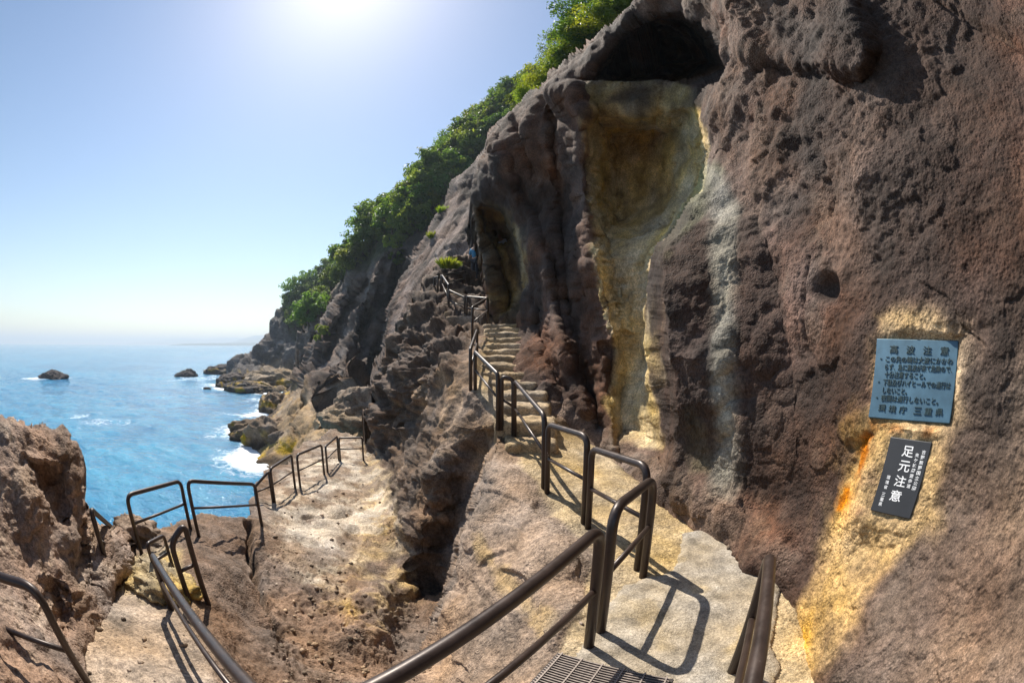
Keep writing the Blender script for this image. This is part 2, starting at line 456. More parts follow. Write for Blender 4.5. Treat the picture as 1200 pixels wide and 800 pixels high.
P_UND = [(470, 470), (520, 500), (540, 545), (525, 660), (520, 720), (480, 700), (450, 590), (440, 540)]
P_TERR = [(310, 610), (330, 560), (380, 520), (425, 510), (455, 570), (470, 640), (420, 640), (400, 690), (350, 680), (330, 650)]
P_LEFT = [(90, 740), (140, 690), (170, 655), (215, 640), (225, 690), (230, 740), (270, 830), (300, 960), (60, 960)]
P_YEL = [(130, 690), (160, 655), (215, 650), (215, 700), (170, 705)]
P_HUMP = [(215, 615), (290, 600), (300, 680), (345, 800), (300, 900), (240, 720)]
P_RAV = [(300, 640), (340, 640), (420, 690), (515, 720), (505, 830), (320, 830)]
def gdisp(P, n, u, v, d):
    path = soft(u, v, P, P_PATH, 6, 3); terr_ = soft(u, v, P, P_TERR, 12, 6); left = soft(u, v, P, P_LEFT, 8, 4)
    flat = np.maximum(np.maximum(path, left), terr_ * 0.93)
    dark = soft(u, v, P, P_DARK, 10, 8); und = soft(u, v, P, P_UND, 10, 6); slab = soft(u, v, P, P_SLABC, 10, 5)
    rav = soft(u, v, P, P_RAV, 15, 8)
    ex = 1 - flat
    h = fbm(P * 0.8, 3) * 0.15 * ex * (1 - 0.85 * slab)
    # broken ledges and hollows on the rugged rock
    tilt = P @ np.array([[0.9, 0.25, 0.1], [0.2, 0.8, 0.3], [0.5, -0.3, 1.9]])
    lg = terr(fbm(tilt * 0.75 + 3, 4), 5, 0.16)
    h += lg * (0.045 * ex * (1 - slab) + 0.36 * dark + 0.06 * und)
    h += terr(fbm(tilt * 2.3 + 8, 3), 4, 0.2) * (0.03 * ex * (1 - slab) + 0.07 * dark + 0.05 * und)
    w1, w2 = worley(tilt * 1.5 + fbm(P * 1.5, 2)[:, None] * 0.5)
    h -= sstep(0.52, 0.2, w1) * 0.45 * dark * sstep(-0.2, 0.1, fbm(P * 0.6 + 9, 2))
    # diagonal bedding on the smooth flank
    q = P @ np.array([[0.5, 0.2, 0], [0.1, 0.9, 0.3], [0.4, 0.2, 3.2]]) * 1.2
    h += ridged(q * 0.8, 3) * 0.022 * slab + terr(fbm(q * 0.55 + 4, 2), 3, 0.07) * 0.10 * slab
    w1, w2 = worley(P * 7.0 + fbm(P * 3, 2)[:, None] * 0.4)
    pit = np.maximum(und * sstep(-0.25, 0.25, fbm(P * 1.1 + 7, 2)), 0.45 * dark)
    h -= (sstep(0.5, 0.15, w1)) * 0.075 * pit
    w1, w2 = worley(P * 11.0)
    h -= (sstep(0.5, 0.1, w1)) * 0.04 * np.clip(1.0 * rav + 0.5 * und + 0.25 * terr_ + 0.15 * (1 - flat) * (1 - slab), 0, 1)
    h += fbm(P * 4.0, 4) * (0.022 * ex + 0.008) * (1 - 0.5 * slab)
    h += ridged(P * 7.0, 3) * 0.02 * rav
    h += fbm(P * 17.0, 3) * (0.006 + 0.005 * ex)
    # risers worn into the sandy left path
    lp = P[:, 2] * 6.0
    h += (np.abs((lp % 1.0) - 0.5) - 0.25) * 0.05 * left + ridged(P * np.array([3.5, 6.0, 3.0]), 3) * 0.012 * left + terr(fbm(P * 1.6 + 2, 4), 4, 0.06) * 0.045 * terr_ + terr(fbm(P * 2.2 + 12, 4), 5, 0.1) * 0.07 * rav
    wa, wb = worley(P * np.array([0.9, 0.9, 0.5]) + fbm(P * 1.1 + 2, 3)[:, None] * 0.55)
    h -= sstep(0.035, 0.0, wb) * 0.05 * terr_ * sstep(-0.2, 0.2, fbm(P * 0.5 + 77, 2))
    w1, _ = worley(P * 8.0)
    h += (0.5 - w1) * 0.02 * left
    # crevice beside the hump, pools and ledge on the terrace
    cr = line_sd(u + fbm(P * 3, 2) * 4, v, [(291, 616), (296, 650), (305, 685), (318, 720), (330, 745)])
    h -= sstep(6, 0, cr) * 0.4
    ld = line_sd(u, v + fbm(P * 2, 2) * 3, [(355, 607), (385, 606), (412, 600)])
    h -= sstep(2.6, 0, ld) * 0.09
    pool = sstep(-4, 4, poly_sd(u + fbm(P * 2.5, 2) * 5, v, [(412, 618), (424, 620), (420, 640), (408, 662), (395, 655), (400, 632)]))
    h -= pool * 0.06
    return P + n * h[:, None]
def gcol(P, n, u, v):
    C = np.tile(np.array([0.175, 0.118, 0.08]), (len(P), 1))
    a = fbm(P * 0.7 + 11, 4); b = fbm(P * 2.2 + 31, 4)
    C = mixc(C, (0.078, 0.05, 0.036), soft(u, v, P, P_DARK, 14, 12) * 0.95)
    C = mixc(C, (0.33, 0.22, 0.13), soft(u, v, P, [(470, 440), (556, 440), (600, 520), (640, 580), (540, 560), (470, 600), (450, 560)], 12, 14) * 0.55 * sstep(-0.2, 0.4, b))
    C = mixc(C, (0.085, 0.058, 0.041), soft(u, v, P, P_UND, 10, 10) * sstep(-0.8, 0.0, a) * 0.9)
    C = mixc(C, (0.28, 0.205, 0.15), soft(u, v, P, P_SLABC, 6, 6) * 0.9)
    C = mixc(C, (0.42, 0.29, 0.13), sstep(16, 2, line_sd(u, v, [(565, 640), (600, 695), (640, 735)]) + b * 12) * 0.6)
    C = mixc(C, (0.175, 0.122, 0.09), soft(u, v, P, P_RAV, 14, 12) * 0.9)
    C = mixc(C, (0.42, 0.3, 0.15), soft(u, v, P, [(385, 640), (470, 640), (490, 700), (440, 740), (400, 720), (370, 690)], 16, 26) * sstep(-0.2, 0.5, b) * 0.8)
    C = mixc(C, (0.38, 0.31, 0.235), soft(u, v, P, P_TERR, 10, 16) * sstep(-0.7, 0.15, b))
    C = mixc(C, (0.44, 0.32, 0.17), soft(u, v, P, [(425, 520), (455, 560), (470, 640), (430, 650), (395, 660), (420, 610), (425, 570)], 8, 10) * 0.75)
    t3 = fbm(P * np.array([1.3, 1.3, 2.0]) + 44, 5, 0.6)
    C = mixc(C, (0.21, 0.15, 0.105), soft(u, v, P, P_TERR, 10, 10) * sstep(0.06, 0.13, t3) * 0.8)
    C = mixc(C, (0.46, 0.385, 0.30), soft(u, v, P, P_TERR, 10, 10) * sstep(-0.12, -0.2, t3) * 0.7)
    C = mixc(C, (0.31, 0.235, 0.17), soft(u, v, P, P_LEFT, 8, 8) * 0.95)
    C = mixc(C, (0.42, 0.31, 0.14), soft(u, v, P, P_YEL, 8, 10) * 0.9)
    C = mixc(C, (0.14, 0.094, 0.068), soft(u, v, P, P_HUMP, 10, 10) * 0.85)
    C = mixc(C, (0.40, 0.30, 0.17), soft(u, v, P, P_PATH, 5, 6) * 0.95)
    C = mixc(C, (0.16, 0.115, 0.085), sstep(0.25, 0.8, a) * 0.3)
    c2 = fbm(P * 6.5 + 3, 4)
    C = mixc(C, (0.13, 0.095, 0.072), sstep(0.25, 0.7, c2) * 0.45 * (1 - 0.8 * np.maximum(soft(u, v, P, P_PATH, 5, 6), soft(u, v, P, P_TERR, 5, 6))))
    return C * (1 + 0.22 * b + 0.18 * c2)[:, None]
def gdepth(u, v, d, sd):
    uE = np.interp(v, [503, 530, 565, 632, 711, 756, 800], [583, 571, 557, 539, 517, 499, 484]) + perlin(np.stack([u / 30, v / 14, 0 * u], -1)) * 5
    A = np.interp(v, [500, 530, 590, 640, 690, 740, 790], [0.0, 0.9, 1.8, 2.0, 1.5, 0.8, 0.0])
    d = d + A * sstep(-4, 3, uE - u) * sstep(70, 6, uE - u)
    # crest edge of the rough lobe behind it
    uE = np.interp(v, [440, 470, 500, 530, 560], [505, 498, 492, 484, 470]) + perlin(np.stack([u / 20, v / 12, 0 * u + 4], -1)) * 7
    A = np.interp(v, [430, 470, 520, 570], [0.0, 1.6, 1.6, 0.0])
    return d + 0.7 * A * sstep(-6, 4, uE - u) * sstep(50, 8, uE - u)
def down_skirt(p):
    r = p[:, :2] / (np.linalg.norm(p[:, :2], axis=1, keepdims=True) + 1e-6)
    return np.concatenate([r * 1.6, (SEA - 3 - p[:, 2])[:, None]], 1)
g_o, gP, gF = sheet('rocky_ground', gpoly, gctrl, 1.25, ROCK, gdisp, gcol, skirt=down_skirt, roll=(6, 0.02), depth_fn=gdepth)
tag(g_o, kind='structure')
G_BVH = bvh_of(gP, gF)

# ---- the great cliff on the right
cctrl = [
    # base along the path
    (603, 380, 11.9), (606, 430, 8.8), (625, 465, 7.4), (650, 490, 7.1), (680, 520, 6.9), (720, 545, 6.2), (760, 585, 4.9), (830, 610, 4.15), (870, 645, 3.75), (930, 700, 3.1), (900, 660, 3.45), (965, 780, 2.5), (990, 860, 2.2), (650, 560, 7.4), (740, 640, 5.2), (860, 720, 4.0),
    # alcove rim and left silhouette
    (556, 240, 12.4), (575, 310, 12.4), (580, 370, 12.6), (560, 200, 12.3), (600, 135, 12.0), (640, 90, 11.5), (700, 45, 10.8), (745, 0, 10.1), (760, -60, 10.2),
    (625, 260, 10.9), (622, 330, 10.9), (612, 375, 11.4), (600, 200, 11.4), (650, 150, 10.6), (640, 220, 10.4),
    # buttress between alcove and recess
    (640, 400, 8.6), (640, 330, 9.6), (655, 280, 9.4), (660, 450, 7.7), (670, 350, 8.4), (680, 250, 9.3), (680, 180, 9.8), (690, 420, 7.6), (700, 490, 7.0), (690, 120, 9.5),
    # recess rim; recess pushed in separately
    (720, 350, 7.6), (740, 450, 6.8), (745, 250, 8.4), (760, 180, 8.6), (760, 115, 9.1), (800, 110, 8.8), (770, 520, 5.8),
    # buttress right of the recess
    (775, 300, 6.6), (765, 350, 6.4), (775, 420, 6.0), (790, 480, 5.4), (800, 560, 4.85), (830, 280, 5.7), (835, 200, 6.2), (830, 400, 5.1), (840, 500, 4.7), (870, 560, 4.1), (880, 450, 4.3), (870, 330, 4.75), (860, 230, 5.4),
    # convex edge and the sunlit wall
    (905, 300, 4.05), (890, 220, 4.75), (925, 400, 3.6), (940, 500, 3.4), (945, 580, 3.3), (870, 150, 5.6), (840, 120, 6.4), (850, 60, 7.2), (820, 10, 8.4), (780, 10, 9.6), (900, 90, 5.6), (920, 30, 5.9), (860, -40, 7.2),
    (960, 300, 3.35), (1000, 300, 3.05), (1000, 200, 3.2), (1000, 100, 3.75), (1000, 20, 4.3), (960, 150, 4.0), (940, 230, 4.0), (1060, 300, 2.75), (1060, 150, 3.1), (1100, 50, 3.5), (1180, 60, 3.1), (1180, 200, 2.55), (1180, 350, 2.3),
    (990, 420, 2.95), (985, 520, 2.85), (975, 600, 2.85), (960, 660, 2.85), (1072, 448, 2.42), (1060, 560, 2.42), (1030, 480, 2.6), (1115, 480, 2.27), (1120, 400, 2.32), (1030, 650, 2.42), (1020, 720, 2.25), (1060, 790, 1.95), (1100, 700, 2.05), (1180, 500, 2.12), (1180, 650, 1.92), (1180, 790, 1.72), (1100, 560, 2.28), (1025, 400, 2.7),
    # beyond the frame
    (1300, 200, 2.4), (1300, 400, 2.2), (1300, 600, 1.95), (1300, 800, 1.75), (1400, 400, 2.3), (1200, -60, 3.6), (1050, -100, 5.0), (900, -150, 7.0), (1300, 0, 3.1), (1150, 880, 1.75), (1060, 900, 1.85)]
cpoly = [(748, -10), (735, 8), (716, 30), (700, 44), (680, 60), (662, 74), (644, 84), (636, 96), (622, 110), (602, 134), (588, 150), (576, 164), (574, 178), (566, 188), (557, 206), (553, 225), (553, 242), (557, 262), (563, 284), (570, 298), (573, 330), (577, 360), (582, 376), (590, 384), (606, 390),
         (600, 430), (615, 470), (640, 510), (640, 570), (720, 660), (840, 740), (940, 860), (1000, 960), (1250, 960), (1420, 800), (1500, 500), (1450, 150), (1300, -150), (1100, -300), (850, -260), (745, -120)]
P_CAVE = [(667, 100), (690, 88), (708, 66), (722, 45), (742, 25), (765, 15), (800, 12), (822, 22), (838, 38), (850, 58), (876, 76), (858, 92), (820, 102), (775, 104), (735, 106)]
P_REC = [(690, 127), (812, 124), (826, 150), (834, 180), (824, 225), (795, 255), (768, 292), (760, 320), (764, 370), (772, 430), (772, 522), (718, 522), (714, 480), (724, 410), (704, 345), (697, 295), (690, 245), (692, 190), (683, 160)]
P_RECT = [(690, 130), (812, 127), (828, 180), (812, 235), (780, 262), (740, 290), (700, 280), (692, 190)]
P_ALC = [(556, 240), (575, 234), (600, 246), (616, 270), (622, 300), (620, 335), (612, 366), (600, 378), (586, 374), (580, 340), (574, 305), (562, 275)]
P_HOLE = [(577, 270), (590, 268), (600, 278), (610, 286), (600, 291), (580, 293)]
P_OCH = [(1020, 360), (1135, 368), (1132, 500), (1112, 530), (1092, 615), (1050, 655), (1010, 700), (985, 760), (950, 800), (890, 860), (860, 800), (925, 730), (960, 690), (965, 640), (990, 580), (1000, 500), (1015, 450)]
P_OCH2 = [(960, 560), (1000, 500), (1020, 490), (1050, 600), (1020, 680), (960, 760), (900, 840), (880, 800), (930, 730), (960, 700)]
P_GREY_STREAK = [(832, 185), (856, 215), (866, 270), (866, 360), (864, 430), (872, 520), (876, 585), (848, 580), (842, 470), (840, 350), (832, 260)]  # grey streak in the rock down the buttress
SIGN_N = Vector((-0.92, -0.22, 0.30)).normalized()
RIBS = [([(636, 102), (668, 112), (682, 135), (680, 190), (688, 250), (702, 320), (718, 390)], -0.75, 20), ([(578, 170), (600, 232), (624, 262), (634, 320), (626, 368)], -0.5, 16), ([(650, 130), (657, 220), (664, 290), (672, 350)], 0.45, 15),
        ([(640, 300), (650, 380), (668, 440), (690, 480)], -0.45, 12), ([(628, 330), (640, 420), (660, 480)], 0.22, 9), ([(668, 350), (682, 430), (704, 500)], 0.3, 10), ([(700, 400), (712, 470), (716, 525)], -0.3, 12),
        ([(608, 150), (625, 190), (640, 225)], 0.3, 12), ([(640, 90), (690, 80), (712, 52), (735, 22)], -0.15, 14)]
def cdepth(u, v, d, sd):         # the rock is dressed flat behind the plaques
    r = rays(u, v); c = np.array(at(1072, 448, 2.42)) - np.array([0, 0, EYE]); n = np.array(SIGN_N)
    dp = (c @ n) / np.minimum(r @ n, -0.15) + 0.012
    m = sstep(-45, 4, np.maximum(poly_sd(u, v, [(1028, 396), (1126, 399), (1116, 500), (1018, 492)]), poly_sd(u, v, [(1044, 510), (1094, 517), (1068, 608), (1020, 600)])))
    # buttress beside the recess: its edge stands forward and overhangs
    uL = np.interp(v, [180, 215, 250, 290, 330, 400, 460, 525, 575], [850, 830, 802, 770, 763, 766, 772, 776, 790])
    uT = np.interp(v, [180, 220, 300, 420, 560, 620], [866, 882, 906, 932, 946, 950])
    A = np.interp(v, [180, 215, 260, 330, 420, 500, 560, 600], [0.0, 0.7, 1.6, 2.0, 1.9, 1.25, 0.5, 0.0])
    t = (u + perlin(np.stack([u / 20, v / 20, 0 * u], -1)) * 4 - uL) / np.maximum(uT - uL, 8)
    d = d - A * sstep(-0.02, 0.10, t) * np.clip(1 - t, 0, 1) * (t > -0.5)
    wq = np.stack([u / 18, v / 18, 0 * u + 3], -1); wx = perlin(wq) * 6 + perlin(wq * 2.7) * 3
    for (ln, amp, w) in RIBS:
        d = d + amp * sstep(w, 0, line_sd(u + wx, v, ln))
    # brow over the upper wall
    d = d - 0.5 * sstep(0, 22, poly_sd(u + perlin(np.stack([u / 25, v / 25, 0 * u + 5], -1)) * 8, v, [(836, 10), (880, 78), (940, 92), (1008, 100), (1040, 60), (1000, -40), (860, -80)]))
    return d * (1 - m) + dp * m
def cdisp(P, n, u, v, d):
    rec = soft(u, v, P, P_REC, 6, 4, 1.2); och = soft(u, v, P, P_OCH, 10, 8)
    sign = sstep(-14, 10, np.maximum(poly_sd(u, v, [(1028, 396), (1126, 399), (1116, 500), (1018, 492)]), poly_sd(u, v, [(1044, 510), (1094, 517), (1068, 608), (1020, 600)])))
    lw = sstep(690, 620, u) * sstep(250, 400, v)
    far = sstep(2.5, 6, d)
    butt = sstep(960, 880, u)
    alc = soft(u, v, P, P_ALC, 6, 3, 1.2); cav = soft(u, v, P, P_CAVE, 6, 3, 1.2)
    smo = sstep(-25, 15, poly_sd(u, v, [(770, 280), (840, 190), (890, 230), (915, 320), (940, 440), (955, 600), (850, 600), (775, 520)]))
    h = fbm(P * 0.5, 3) * 0.20 * (1 - 0.85 * sign) * (0.3 + 0.7 * far)
    # long vertical folds on the buttresses, broken ledges elsewhere
    q = P * np.array([1.0, 1.0, 0.16])
    h += ridged(q, 3, 0.4) * 0.07 * butt * (1 - 0.8 * rec) * (1 - 0.5 * smo) * (1 - 0.7 * alc)
    tilt = P @ np.array([[1.0, 0.3, 0.2], [0.1, 0.9, 0.5], [0.3, -0.5, 1.0]])
    h += terr(fbm(tilt * 0.55 + 3, 3) + 0.06 * fbm(P * 6, 2), 4, 0.3) * (0.05 + 0.03 * butt) * (1 - sign) * (1 - 0.8 * smo) * (1 - 0.7 * rec)
    up = sstep(330, 120, v) * sstep(830, 900, u) * sstep(1120, 1000, u)
    q2 = P @ np.array([[2.2, 0.5, 0.3], [0.4, 2.0, 1.0], [0.3, -1.0, 3.2]])
    h += terr(ridged(q2 * 0.8, 3), 3, 0.2) * 0.035 * up + ridged(q2 * 1.6, 3) * 0.014 * up
    sc = sstep(420, 200, v) * sstep(800, 860, u) * sstep(1260, 1060, u)
    q3 = P @ np.array([[5.0, 1.2, 1.0], [1.0, 5.0, 2.5], [0.5, -2.5, 8.0]])
    h += (terr(fbm(q3 * 0.7 + 6, 3), 4, 0.18) * 0.03 + ridged(q3, 3) * 0.010) * sc * sstep(-0.35, 0.25, fbm(P * 0.8 + 33, 2))
    # slow hollows in the toe of the wall by the steps
    h += ridged(P * np.array([2.4, 2.4, 0.4]), 4) * 0.10 * lw
    # honeycomb weathering on the recess rim
    rim = sstep(22, 4, np.abs(line_sd(u, v, [(700, 200), (704, 300), (722, 350), (728, 400)]))) + 0.9 * sstep(16, 4, line_sd(u, v, [(822, 170), (815, 230), (790, 262)]))
    w1, w2 = worley(P * np.array([5.5, 5.5, 6.5]))
    h -= sstep(0.5, 0.15, w1) * 0.09 * np.clip(rim, 0, 1)
    w1, w2 = worley(P * np.array([3.6, 3.6, 4.6]) + fbm(P * 2, 2)[:, None] * 0.3)
    h -= sstep(0.45, 0.2, w1) * 0.06 * rec * sstep(-0.1, 0.3, fbm(P * 0.9 + 14, 2))
    lay = ridged(P * np.array([0.8, 0.8, 4.0]), 3)
    h += lay * 0.03 * rec
    h += fbm(P * 2.6, 4) * 0.02 * (1 - 0.85 * sign)
    h += terr(fbm(tilt * 5.0, 3), 4, 0.2) * 0.008 * (1 - sign)
    h += ridged(P * 9.0, 3) * 0.006 * (1 - sign)
    h += fbm(P * 20.0, 4) * 0.008 * (1 - 0.5 * sign)
    toe = sstep(40, 5, line_sd(u, v, [(640, 480), (690, 520), (780, 560), (860, 600), (900, 660)]))
    h += toe * (ridged(P * np.array([2.0, 2.0, 1.0]), 3) * 0.05 + 0.03)
    h *= 1 - 0.6 * sstep(-20, 20, poly_sd(u, v, [(600, 375), (650, 330), (730, 420), (735, 535), (640, 505), (600, 430)]))
    h += ridged(P * np.array([2.6, 2.6, 0.35]), 3) * 0.07 * lw
    # joints
    j = line_sd(u + fbm(P * 2, 2) * 3, v, [(948, 300), (946, 360), (950, 400)])
    h -= sstep(2.5, 0, j) * 0.05
    j = line_sd(u, v + fbm(P * 2, 2) * 3, [(1078, 334), (1110, 350), (1140, 385), (1160, 410)])
    h -= sstep(3.0, 0, j + fbm(P * 6, 3) * 3.5) * 0.022
    j = line_sd(u, v, [(1060, -20), (1120, 15), (1180, 45), (1230, 80)])
    h -= sstep(6, 0, j + fbm(P * 3, 2) * 3) * 0.06
    for ln, w, am in [([(880, 640), (884, 600), (880, 560)], 1.8, 0.05), ([(960, 60), (1000, 120), (1060, 150)], 1.5, 0.02), ([(1200, 640), (1150, 690), (1120, 780)], 1.5, 0.012)]:
        h -= sstep(w, 0, line_sd(u + fbm(P * 3.5, 3) * 5, v + fbm(P * 3.5 + 20, 3) * 5, ln)) * am
    # flaked patches with a sharp broken edge
    fl = fbm(P * np.array([1.0, 1.0, 0.8]) + 15, 5, 0.55)
    fa = (0.35 + 0.65 * sstep(2.4, 4.0, d)) * (1 - sign) * (1 - rec) * (1 - 0.6 * smo)
    h -= sstep(0.30, 0.36, fl) * 0.035 * fa - sstep(-0.42, -0.47, fl) * 0.03 * fa
    kn = np.hypot((u - 968), (v - 335))
    h -= sstep(22, 6, kn + fbm(P * 3, 2) * 6) * 0.13
    return P + n * h[:, None]
def ccol(P, n, u, v):
    C = np.tile(np.array([0.135, 0.074, 0.050]), (len(P), 1))
    a = fbm(P * 0.8 + 5, 4); b = fbm(P * 2.4 + 71, 4)
    C = mixc(C, (0.25, 0.13, 0.088), sstep(0.0, 0.5, a) * 0.8)
    C = mixc(C, (0.20, 0.135, 0.098), sstep(0.05, 0.5, b) * 0.6)
    C = mixc(C, (0.23, 0.145, 0.105), sstep(0.1, 0.35, fbm(P * 0.6 + 91, 4)) * 0.6)
    C = mixc(C, (0.27, 0.205, 0.155), soft(u, v, P, [(1040, 640), (1110, 500), (1140, 380), (1260, 300), (1260, 900), (940, 900)], 25, 25) * 0.6)
    C = mixc(C, (0.055, 0.034, 0.026), soft(u, v, P, [(765, 280), (840, 190), (900, 280), (940, 440), (945, 590), (840, 560), (775, 520)], 12, 10) * 0.75)  # buttress face: dark staining, deepened to paint in its own shade
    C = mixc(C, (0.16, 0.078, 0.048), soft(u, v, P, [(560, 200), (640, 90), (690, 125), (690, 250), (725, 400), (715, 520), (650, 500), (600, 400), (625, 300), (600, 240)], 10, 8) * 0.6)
    C = mixc(C, (0.50, 0.365, 0.18), soft(u, v, P, P_REC, 5, 5) * 0.95)
    C = mixc(C, (0.58, 0.45, 0.25), soft(u, v, P, [(700, 290), (730, 290), (765, 330), (772, 520), (716, 520), (722, 410)], 8, 8) * 0.8)
    C = mixc(C, (0.34, 0.32, 0.17), soft(u, v, P, [(820, 190), (845, 200), (815, 260), (775, 300), (790, 260)], 8, 10) * 0.8)
    C = mixc(C, (0.33, 0.245, 0.12), soft(u, v, P, [(690, 103), (815, 103), (815, 126), (690, 128)], 4, 4) * 0.9)
    C = mixc(C, (0.27, 0.245, 0.195), sstep(-14, 10, poly_sd(u + a * 10 + b * 5, v, P_GREY_STREAK)) * 0.9)
    C = mixc(C, (0.42, 0.35, 0.2), soft(u, v, P, [(800, 480), (830, 500), (835, 545), (810, 550)], 8, 8) * 0.7)
    C = mixc(C, (0.46, 0.32, 0.14), soft(u, v, P, P_ALC, 4, 4) * 0.9)
    C = mixc(C, (0.30, 0.215, 0.16), sstep(50, 10, line_sd(u, v, [(650, 500), (690, 525), (780, 570), (860, 615)])) * 0.75)
    C = mixc(C, (0.44, 0.285, 0.12), soft(u, v, P, P_OCH, 14, 18) * sstep(-1.2, -0.2, b))
    C = mixc(C, (0.48, 0.30, 0.11), soft(u, v, P, P_OCH2, 14, 20) * sstep(-0.35, 0.4, b) * 0.85)
    st = fbm(P * 0.45 + 60, 3)
    C = mixc(C, (0.055, 0.034, 0.026), sstep(-0.05, 0.25, st) * 0.8 * (1 - soft(u, v, P, P_OCH, 14, 22)) * (1 - soft(u, v, P, P_REC, 5, 5)))
    r = sstep(17, 1, line_sd(u + b * 12, v, [(1022, 500), (1008, 540), (997, 575), (990, 600)]))
    C = mixc(C, (0.36, 0.115, 0.02), r * 0.9 * sstep(-0.7, 0.1, fbm(P * 7, 3)))
    r = sstep(12, 1, line_sd(u, v + b * 8, [(1024, 499), (1060, 505), (1096, 507)])) * sstep(-0.3, 0.4, fbm(P * 9, 3))
    C = mixc(C, (0.42, 0.16, 0.025), r * 0.75)
    keep = np.maximum(np.maximum(soft(u, v, P, P_REC, 5, 5), soft(u, v, P, P_OCH, 14, 22)), 0.9 * sstep(-14, 10, poly_sd(u, v, P_GREY_STREAK)))
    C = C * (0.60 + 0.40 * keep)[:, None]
    return C * (1 + 0.25 * b)[:, None]
def back_skirt(p):
    r = p[:, :2] / (np.linalg.norm(p[:, :2], axis=1, keepdims=True) + 1e-6)
    return np.concatenate([r * 9.0, np.full((len(p), 1), 0.6)], 1)
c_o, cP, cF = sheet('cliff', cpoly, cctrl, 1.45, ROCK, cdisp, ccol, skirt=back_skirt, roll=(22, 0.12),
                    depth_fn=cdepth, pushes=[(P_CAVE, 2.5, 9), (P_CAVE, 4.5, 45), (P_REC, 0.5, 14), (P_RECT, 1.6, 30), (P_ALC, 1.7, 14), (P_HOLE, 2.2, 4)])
tag(c_o, kind='structure')
C_BVH = bvh_of(cP, cF)

# ---- the rock on the left
lctrl = [(0, 482, 4.3), (40, 484, 4.5), (80, 500, 4.6), (95, 550, 4.55), (105, 600, 4.6), (135, 640, 4.9), (146, 664, 5.0), (125, 690, 4.45), (110, 725, 3.95), (60, 740, 3.3), (90, 790, 3.0), (20, 790, 2.7), (0, 700, 3.15), (40, 640, 3.6), (60, 580, 3.9), (30, 540, 3.95), (80, 620, 4.0), (95, 660, 4.1), (75, 690, 3.6), (0, 600, 3.6), (60, 860, 2.6), (-100, 500, 4.2), (-100, 700, 3.0), (-60, 860, 2.4), (-200, 600, 3.6), (115, 650, 4.5), (25, 500, 4.15)]
lpoly = [(-150, 470), (-60, 474), (0, 477), (28, 479), (48, 484), (62, 491), (80, 497), (86, 508), (93, 524), (96, 546), (103, 572), (105, 596), (110, 608), (124, 622), (136, 636), (146, 652), (147, 668), (134, 690), (124, 712), (118, 760), (110, 860), (-40, 950), (-200, 860), (-240, 600)]
def ldisp(P, n, u, v, d):
    tilt = P @ np.array([[0.9, 0.25, 0.3], [0.2, 0.8, 0.5], [0.6, -0.3, 1.2]])
    h = fbm(P * 0.7, 3) * 0.12 + terr(fbm(tilt * 0.9 + 3, 4), 4, 0.13) * 0.16
    h += terr(fbm(tilt * 2.8 + 8, 3), 4, 0.2) * 0.045
    w1, w2 = worley(P * 6.0)
    h -= sstep(0.45, 0.1, w1) * 0.03 * sstep(0, 0.4, fbm(P * 1.2 + 4, 2))
    h += fbm(P * 4, 4) * 0.022 + ridged(P * 9, 3) * 0.008 + fbm(P * 18, 3) * 0.008
    return P + n * h[:, None]
def lcol(P, n, u, v):
    C = np.tile(np.array([0.235, 0.165, 0.125]), (len(P), 1))
    a = fbm(P * 0.9 + 25, 4); b = fbm(P * 3 + 71, 4)
    C = mixc(C, (0.14, 0.1, 0.075), sstep(0, 0.6, a) * 0.7)
    C = mixc(C, (0.33, 0.25, 0.185), sstep(0.05, 0.6, b) * 0.6)
    return C * (1 + 0.2 * b)[:, None]
l_o, lP, lF = sheet('rock_outcrop', lpoly, lctrl, 1.4, ROCK, ldisp, lcol, skirt=lambda p: np.concatenate([p[:, :2] / np.linalg.norm(p[:, :2], axis=1, keepdims=True) * 2.4, np.full((len(p), 1), -1.2)], 1), roll=(16, 0.10),
                    pushes=[([(22, 532), (45, 535), (84, 545), (90, 590), (84, 640), (60, 600), (40, 575)], 0.45, 22), ([(92, 600), (108, 610), (112, 660), (118, 700), (96, 690)], 0.25, 12), ([(60, 690), (75, 680), (90, 740), (80, 770), (64, 740)], 0.25, 12)])
tag(l_o, kind='structure')

# ---- smooth slab behind the stairs
sctrl = [(570, 180, 42), (545, 205, 40), (520, 235, 37), (500, 265, 35), (480, 295, 33), (465, 330, 30), (455, 365, 27), (445, 410, 24), (436, 460, 21.5), (432, 490, 20), (480, 350, 27), (500, 310, 29), (530, 290, 27.5), (550, 250, 31), (580, 230, 33), (640, 250, 33), (560, 300, 25.5), (500, 360, 23), (480, 420, 20), (460, 480, 18.5), (620, 320, 26), (640, 180, 38), (430, 530, 17.5)]
spoly = [(600, 165), (577, 172), (560, 188), (545, 204), (532, 220), (520, 236), (508, 252), (498, 268), (486, 284), (476, 300), (470, 318), (462, 334), (458, 352), (452, 372), (448, 400), (443, 430), (438, 455), (432, 480), (431, 545), (480, 540), (560, 400), (640, 330), (660, 180)]
SAX = (at(570, 190, 42) - at(480, 350, 27)).normalized()
SNN = (at(570, 190, 42) - at(480, 350, 27)).cross(at(600, 270, 31) - at(480, 350, 27)).normalized()
SPX = SAX.cross(SNN).normalized(); SPY = SNN
SQ = np.stack([np.array(SAX) * 0.07, np.array(SPX) * 0.8, np.array(SPY) * 0.3], 1)
def sdisp(P, n, u, v, d):
    q = P @ SQ
    low = sstep(350, 440, v)
    h = fbm(P * 0.14, 2) * 0.35 + ridged(q, 3) * 0.10 * (1 - low) + terr(fbm(P * 0.5, 4), 4, 0.15) * 0.5 * low + fbm(P * 1.5, 4) * 0.04 + terr(fbm(q * 0.6 + 9, 2), 3, 0.1) * 0.4 + terr(fbm(P * 0.22 + 31, 3), 3, 0.08) * 0.35
    return P + n * h[:, None]
